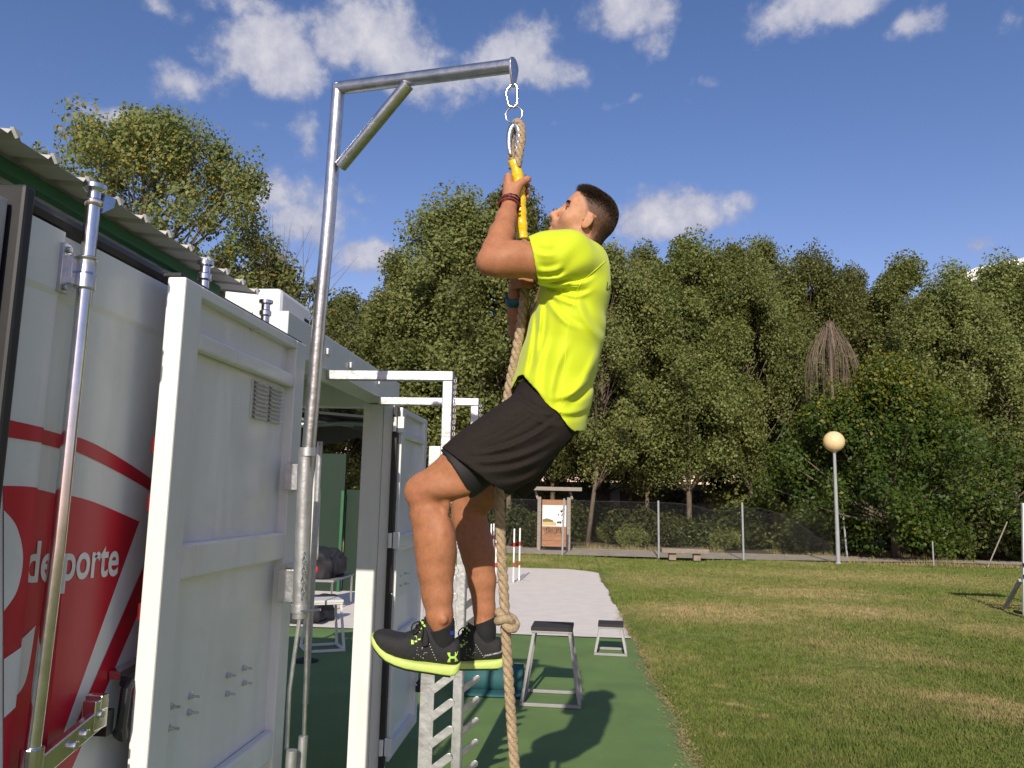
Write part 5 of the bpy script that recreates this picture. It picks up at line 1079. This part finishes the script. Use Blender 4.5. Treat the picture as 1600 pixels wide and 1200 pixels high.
seam([(832, 377), (836, 395), (841, 420), (845, 434)], bs, .0011, 'seam', 'neonseam', sh_o)
def print_on(body_txt, size, org, ux, uy, bv, toward, m, name, parent, shear=0., lift=.0012, bold=.0):
    """lettering laid on a surface: each corner is dropped on it along one direction"""
    tm = text_mesh(body_txt, size, shear, bold, 3); bm = bmesh.new(); bm.from_mesh(tm); bmesh.ops.triangulate(bm, faces=bm.faces[:]); bmesh.ops.subdivide_edges(bm, edges=[e for e in bm.edges if e.calc_length() > size*.12], cuts=1)
    bmesh.ops.triangulate(bm, faces=bm.faces[:])
    D = Vector(toward).normalized(); bad = []
    for v in bm.verts:
        p = Vector(org)+Vector(ux)*v.co.x+Vector(uy)*v.co.y; h = bv.ray_cast(p-D*.2, D)
        if h[0] is None: bad.append(v)
        else: v.co = h[0]-D*lift
    bmesh.ops.delete(bm, geom=bad, context='VERTS'); me = bpy.data.meshes.new(name); bm.to_mesh(me); bm.free(); return link(name, me, m, parent)
bk = on(bs, 946, 452)
if bk is not None:
    dn = Vector(-e1*.8+_F*.6); print_on('Lo', .036, bk-Vector(e3)*.002, Vector(_F*.8+e1*.6), Vector(e2*.98+e1*.12), bs, dn, 'ink', 'lettering', sh_o, .25, .0016, .0006)

# ---- shorts with the tight layer beneath
sho = Field()
sho.chain([(W3(862, 590, 2.53), .106), (W3(854, 640, 2.53), .108), (W3(845, 664, 2.53), .104)], .03, e3, 1.50)
sho.chain([(W3(842, 656, 2.44), .108), (W3(800, 693, 2.405), .114), (W3(757, 725, 2.385), .114), (W3(715, 756, 2.37), .115)], .03, e3, .92)
sho.chain([(W3(852, 668, 2.62), .112), (W3(815, 712, 2.66), .112), (W3(772, 755, 2.71), .113), (W3(745, 785, 2.73), .112)], .03, e3, .86)
sho.ell(W3(858, 668, 2.53), [e1, e2, e3], (.072, .085, .17), .04)
def sho_fn(P):
    d = sho(P); x, y = uv_px(P); t = (850-x)*.83+(y-655)*.56; n_ = (x-850)*.56+(y-655)*.83
    wr = folds(x, y, SHORT_FOLDS)+.0016*np.sin(t*.10+.02*n_+1.2*np.sin(n_*.05))*np.exp(-((t-62)/62)**2)
    return d-wr
V2, Q2 = surface(sho_fn, (-.46, 2.20, 1.62), (.26, 2.88, 2.14), .004)
x, y = uv_px(V2); dep = (V2-_C)@_F
nearside = V2[:, 1] < 2.53+.0*x
hemL = np.interp(x, [600, 688, 703, 764, 794, 820, 842, 872, 894, 960], [640, 699, 709, 755, 772, 783, 757, 709, 683, 640])
hemR = np.interp(x, [600, 740, 765, 822, 842, 872, 900], [744, 752, 757, 780, 757, 711, 680])
hemline = np.where(nearside, hemL, hemR)
keep = (y < hemline) & ~((y < np.interp(x, [770, 800, 826, 880, 930], [604, 598, 586, 600, 640])+4))
V2, Q2 = cut(V2, Q2, keep); V2 = hem_smooth(relax(V2, Q2, 1, .3), Q2, 8)
M['shortscloth'] = mat('charcoal_melange', (.0175, .013, .0105), .9, var=.45, vscale=240, bump=.25, bscale=320, spec=.25); M['tight'] = mat('black_tight_knit', (.008, .008, .009), .7, var=.15)
shr = link('shorts', np_mesh('shorts', V2, Q2, 4), 'shortscloth', person, smooth='all'); shr['label'] = 'dark charcoal running shorts'; s_m = shr.modifiers.new('cloth', 'SOLIDIFY'); s_m.thickness = .003; s_m.offset = -1
b2s = bvh_of(V2, Q2)
def emblem(bv, c, pts, scale, m, name, parent, lift=.0015, rot=0.):
    cs, sn_ = math.cos(rot), math.sin(rot); P = [on(bv, c[0]+scale*(px*cs-py*sn_), c[1]+scale*(px*sn_+py*cs), lift) for px, py in pts]
    if all(p is not None for p in P): MB().add(P, [tuple(range(len(P)))]).build(name, m, parent)
M['greyprint'] = mat('grey_print', (.30, .29, .29), .5)
emblem(b2s, (711, 683), [(-5, 4), (-1, 0), (-4, -2), (1, -2), (6, -4), (2, 1), (3, 4), (0, 2)], 1., 'greyprint', 'print_mark', shr)
seam([(692, 694), (706, 704), (765, 749), (794, 766)], b2s, .0009, 'hem_stitch', 'shortscloth', shr)
tig = Field(); tig.cap(hipL, W3(720, 736, 2.37), .094, .0815, .02).cap(W3(720, 736, 2.37), W3(672, 766, Ld), .0815, .064, .02)
V3, Q3 = surface(tig, (-.40, 2.24, 1.62), (.0, 2.56, 1.98), .004); ax_ = (W3(662, 774, 2.37)-hipL); ax_ /= np.linalg.norm(ax_); cp = W3(710, 741, 2.37); dd = (V3-cp)@ax_; V3, Q3 = cut(V3, Q3, (dd < 0) & (dd > -.12)); V3 = hem_smooth(V3, Q3, 8)
tg = link('undershorts', np_mesh('undershorts', V3, Q3, 4), 'tight', person, smooth='all'); tg.modifiers.new('c', 'SOLIDIFY').thickness = .002
tig = Field(); tig.cap(hipR, W3(790, 735, 2.71), .091, .0815, .02).cap(W3(790, 735, 2.71), W3(738, 785, Rd), .0815, .066, .02)
V3, Q3 = surface(tig, (-.40, 2.5, 1.55), (.08, 2.95, 1.98), .004); ax_ = (knR-hipR); ax_ /= np.linalg.norm(ax_); cp = W3(779, 745, 2.72); dd = (V3-cp)@ax_; V3, Q3 = cut(V3, Q3, (dd < 0) & (dd > -.12)); V3 = hem_smooth(V3, Q3, 8)
tg = link('undershorts', np_mesh('undershorts', V3, Q3, 4), 'tight', person, smooth='all'); tg.modifiers.new('c', 'SOLIDIFY').thickness = .002

# ---- shoes and socks
M['shoe'] = mat('black_mesh_shoe', (.016, .016, .018), .7, var=.35, vscale=120, bump=.35, bscale=420); M['sole'] = mat('lime_sole', (.52, .66, .17), .6, var=.08, vscale=14, bump=.1, bscale=90); M['lime'] = mat('lime_print', (.45, .72, .10), .5, var=.03); M['sock'] = mat('black_sock', (.010, .010, .012), .9, var=.3, vscale=90); M['lace'] = mat('black_lace', (.012, .012, .012), .8)
M['reflect'] = mat('silver_dots', (.6, .62, .6), .4); M['outsole'] = mat('black_outsole', (.012, .012, .012), .8)
def sect(n, p=2.6):
    out = []
    for i in range(n):
        t = 6.2832*i/n-math.pi/2; c, s = math.cos(t), math.sin(t); out.append((math.copysign(abs(c)**(2/p), c), math.copysign(abs(s)**(2/p), s)))
    return out
UP = [(583.5, 997, 991, .010), (585.5, 1003, 987.5, .022), (590, 1010, 985.5, .033), (598, 1016, 984.2, .040), (608, 1021, 985.5, .0445), (620, 1025.5, 989.5, .046), (632, 1028.5, 990.5, .0455), (643, 1031, 986, .043), (652, 1032.5, 979, .041), (660, 1034, 971, .0385), (666, 1034.5, 967, .0365), (674, 1035, 972, .0355), (684, 1036, 983, .035), (694, 1037, 993, .0345), (703, 1038, 998, .034), (710, 1038.5, 999, .0325), (715, 1038.5, 999.5, .028), (718, 1036, 1002, .018), (719, 1030, 1008, .006)]
SO = [(580, 997, 991, .008), (582, 1003, 990, .021), (587, 1009.0, 994, .035), (596, 1018.5, 1004.0, .042), (606, 1026.5, 1012.0, .0465), (620, 1033.0, 1018.0, .049), (637, 1038.5, 1023.5, .049), (655, 1042.0, 1028.0, .046), (674, 1045.5, 1031.0, .0425), (692, 1049.0, 1033.0, .041), (705, 1051.0, 1034.0, .039), (712, 1050.5, 1034.5, .035), (717, 1047.0, 1034.0, .025), (719.5, 1040.5, 1035.0, .010)]
PXM = FPX/np.dot(W3(680, 1010, 2.385)-_C, _F)
A0 = np.array([688., 1000.])                            # ankle pivot in the nearer shoe's picture plane
def shoe_map(anchor, scale, rot, flip=1):
    c, s = math.cos(rot), math.sin(rot)
    def f(px, py, lat):
        a, b = (px-A0[0])/PXM, -(py-A0[1])/PXM; a, b = a*c-b*s, a*s+b*c
        return anchor+(e1*a+e2*b)*scale+e3*lat*flip*scale
    return f
def shoe(f, emb, label):
    sec = sect(26); rows = [[f(x, (yb+yt)/2+(yb-yt)/2*-sy, w_*sx) for sx, sy in sec] for x, yb, yt, w_ in UP]
    mb = MB(); n = 26
    mb.add([p for r in rows for p in r], [(i*n+k, i*n+(k+1) % n, (i+1)*n+(k+1) % n, (i+1)*n+k) for i in range(len(rows)-1) for k in range(n)]+[tuple(range(n-1, -1, -1)), tuple((len(rows)-1)*n+k for k in range(n))])
    s = mb.build('shoe', 'shoe', person, smooth='all', recalc=True); s['label'] = label
    rows = [[f(x, (yb+yt)/2+(yb-yt)/2*-sy, w_*sx) for sx, sy in sect(26, 4.5)] for x, yb, yt, w_ in SO]; mb = MB()
    mb.add([p for r in rows for p in r], [(i*n+k, i*n+(k+1) % n, (i+1)*n+(k+1) % n, (i+1)*n+k) for i in range(len(rows)-1) for k in range(n)]+[tuple(range(n-1, -1, -1)), tuple((len(rows)-1)*n+k for k in range(n))])
    mb.build('sole', 'sole', s, smooth=True, angle=.9, recalc=True)
    rows = [[f(x, yb-1.2, -w_*.93), f(x, yb+1.1, -w_*.9), f(x, yb+1.1, w_*.9), f(x, yb-1.2, w_*.93)] for x, yb, yt, w_ in SO[1:-3]]; MB().grid(rows).build('tread', 'outsole', s)
    dp = Vector(f(700, 1010, .1))-Vector(f(700, 1010, 0)); dp.normalize()
    V_ = [v.co[:] for v in s.data.vertices]; bv = BVHTree.FromPolygons(V_, [tuple(p.vertices) for p in s.data.polygons])
    def put(px, py, lift=.001):
        o_ = Vector(f(px, py, .12)); h = bv.ray_cast(o_, -dp); return (h[0] if h[0] is not None else Vector(f(px, py, .03)))+dp*lift
    def shape(pts, m, name, lift=.0012): MB().add([put(a, b, lift) for a, b in pts], [tuple(range(len(pts)))]).build(name, m, s)
    for x_ in (656, 661, 666): shape([(x_-11, 993-(x_-656)*1.2), (x_-7.5, 993.5-(x_-656)*1.2), (x_-6.5, 999-(x_-656)*.6), (x_-10.5, 999.5-(x_-656)*.6)], 'lime', 'eyelet_tab')
    for i in range(7): shape([(673+i*1.7+q, 1000+i*4.2+r) for q, r in ((-.6, -.6), (.6, -.6), (.6, .6), (-.6, .6))], 'reflect', 'dot')
    rr = random.Random(3)
    for i in range(16):
        a, b = 649+rr.random()*20, 1004+rr.random()*20; shape([(a+q, b+r) for q, r in ((-.45, -.45), (.45, -.45), (.45, .45), (-.45, .45))], 'reflect', 'dot')
    # heel emblem: two mirrored arcs that cross
    if emb == 'arcs':
        cx, cy = 708.5, 1021.
        for sg, lf in ((1, .0014), (-1, .0020)):
            rows_ = []
            for i in range(17):
                a = -1.62+3.24*i/16; k_ = 1.15+1.25*(abs(a)/1.62)**2; mx_, my_ = 5.7*math.sin(a), -7.2+8.3*math.cos(a); nx_, ny_ = math.sin(a), math.cos(a)*.8
                rows_.append([put(cx+mx_-nx_*k_, cy+sg*(my_-ny_*k_), lf), put(cx+mx_+nx_*k_, cy+sg*(my_+ny_*k_), lf)])
            MB().grid(rows_).build('emblem', 'lime', s)
    else:
        tm = text_mesh('UNDER ARMOUR', 4.2, 0, .02, 2); xs_ = [v.co.x for v in tm.vertices]; wdt = max(xs_)-min(xs_); bm = bmesh.new(); bm.from_mesh(tm)
        for v in bm.verts: v.co = put(684+v.co.x/wdt*33, 1024-v.co.y*1.1-(v.co.x/wdt)*1.0, .0014)
        bmesh.ops.recalc_face_normals(bm, faces=bm.faces[:]); m_ = bpy.data.meshes.new('lettering'); bm.to_mesh(m_); bm.free(); link('lettering', m_, 'reflect', s)
    # laces
    for i in range(4): MB().tube([f(651+i*4.4, 981-i*4.2, -.024), f(651+i*4.4, 976.5-i*4, 0), f(651+i*4.4, 981-i*4.2, .026)], .0026, 6).build('lace', 'lace', s, smooth='all')
    bow = [f(660, 970, .02), f(655, 966, .034), f(648, 969, .042), f(646, 976, .045), f(650, 982, .044), f(657, 977, .036), f(662, 972, .026)]
    MB().tube([Vector(p) for p in np.array(smooth_line([tuple(p) for p in bow], 5))], .0022, 6).build('lace_bow', 'lace', s, smooth='all')
    bow = [f(661, 971, .024), f(663, 980, .042), f(661, 992, .047), f(665, 1000, .048), f(671, 995, .047), f(668, 980, .043), f(662, 972, .026)]
    MB().tube([Vector(p) for p in np.array(smooth_line([tuple(p) for p in bow], 5))], .0022, 6).build('lace_bow', 'lace', s, smooth='all')
    for a, b in ((661, 967), (664, 972), (659, 975)): MB().tube([f(a, b, .028), f(a+2, b+3, .032)], .0035, 6).build('lace_tag', 'lime', s)
    return s
fL = shoe_map(W3(688, 1000, 2.385), 1., 0.)
shoe(fL, 'arcs', 'black running shoe with lime sole and lime heel emblem')
fR = shoe_map(W3(757, 1000, 2.80), 1.0, .17)
shoe(fR, 'text', 'black running shoe with lime sole, partly behind the other shoe')
def sock(pts, patch, pw_):
    k = Field(); k.chain(pts, .01); lo = np.min([p for p, r in pts], 0)-.09; hi = np.max([p for p, r in pts], 0)+.09
    Vs, Qs = surface(k, lo, hi, .003); tp = pts[0][0]; up_ = (pts[0][0]-pts[1][0]); up_ /= np.linalg.norm(up_); tilt = up_-.33*e1; Vs, Qs = cut(Vs, Qs, ((Vs-tp)@tilt) < .0); Vs = hem_smooth(Vs, Qs, 4)
    o = link('sock', np_mesh('sock', Vs, Qs, 4), 'sock', person, smooth='all'); o.modifiers.new('c', 'SOLIDIFY').thickness = .002; bv = bvh_of(Vs, Qs)
    P = [[on(bv, patch[0]+(i/6-.5)*pw_, patch[1]+b, .0022) for i in range(7)] for b in (-3.2, -1., 1., 3.2)]
    if all(p is not None for r in P for p in r): MB().grid(P).build('label_patch', 'sockblue', o)
    else: print('no patch')
M['sockblue'] = mat('blue_sock_label', (.03, .05, .36), .8, var=.2, vscale=90)
sock([(W3(688.5, 975, Ld), .0415), (W3(690, 992, 2.383), .0365), (W3(694, 1012, 2.385), .029)], (707, 989), 7)
sock([(W3(757.5, 968, Rd), .039), (W3(758, 986, Rd), .0355), (W3(761, 1006, Rd), .029)], (769, 986), 13)
# ---- bracelets and wrist band
M['bead'] = mat('black_beads', (.012, .010, .010), .4); M['redbead'] = mat('red_cord', (.25, .02, .02), .6); M['band'] = mat('teal_band', (.004, .10, .15), .55)
def wristlet(c, ax, r, tr, m, name, beads=0, tilt=0.):
    ax = np.asarray(ax)/np.linalg.norm(ax); u = np.cross(ax, e3); u /= np.linalg.norm(u); v = np.cross(ax, u); P = [c+(u*math.cos(t)+v*math.sin(t))*r+ax*tilt*math.cos(t) for t in (6.2832*i/40 for i in range(40))]
    return MB().tube(P, [tr*(1+.35*math.sin(i*1.57*beads)) if beads else tr for i in range(40)], 7, closed=True).build(name, m, person, smooth='all')
fa = wrL-W3(790, 341, 2.42)
wristlet(wrL-fa*.10, fa, .0315, .0032, 'bead', 'bracelet', 1, .004); wristlet(wrL-fa*.02, fa, .0305, .003, 'redbead', 'bracelet', 0, -.003); wristlet(wrL-fa*-.08, fa, .0305, .0032, 'bead', 'bracelet', 1, .006); wristlet(wrL-fa*.22, fa, .0325, .003, 'redbead', 'bracelet', 0, .003)
fb = wrR-W3(810, 492, 2.62); fb = fb/np.linalg.norm(fb); u = np.cross(fb, e3); u /= np.linalg.norm(u); v = np.cross(fb, u); rows = [[wrR+(u*math.cos(t)+v*math.sin(t))*.0305+fb*h for t in (6.2832*i/28 for i in range(29))] for h in (-.014, .014)]
o = MB().grid(rows).build('wrist_band', 'band', person, smooth='all'); o.modifiers.new('c', 'SOLIDIFY').thickness = -.004
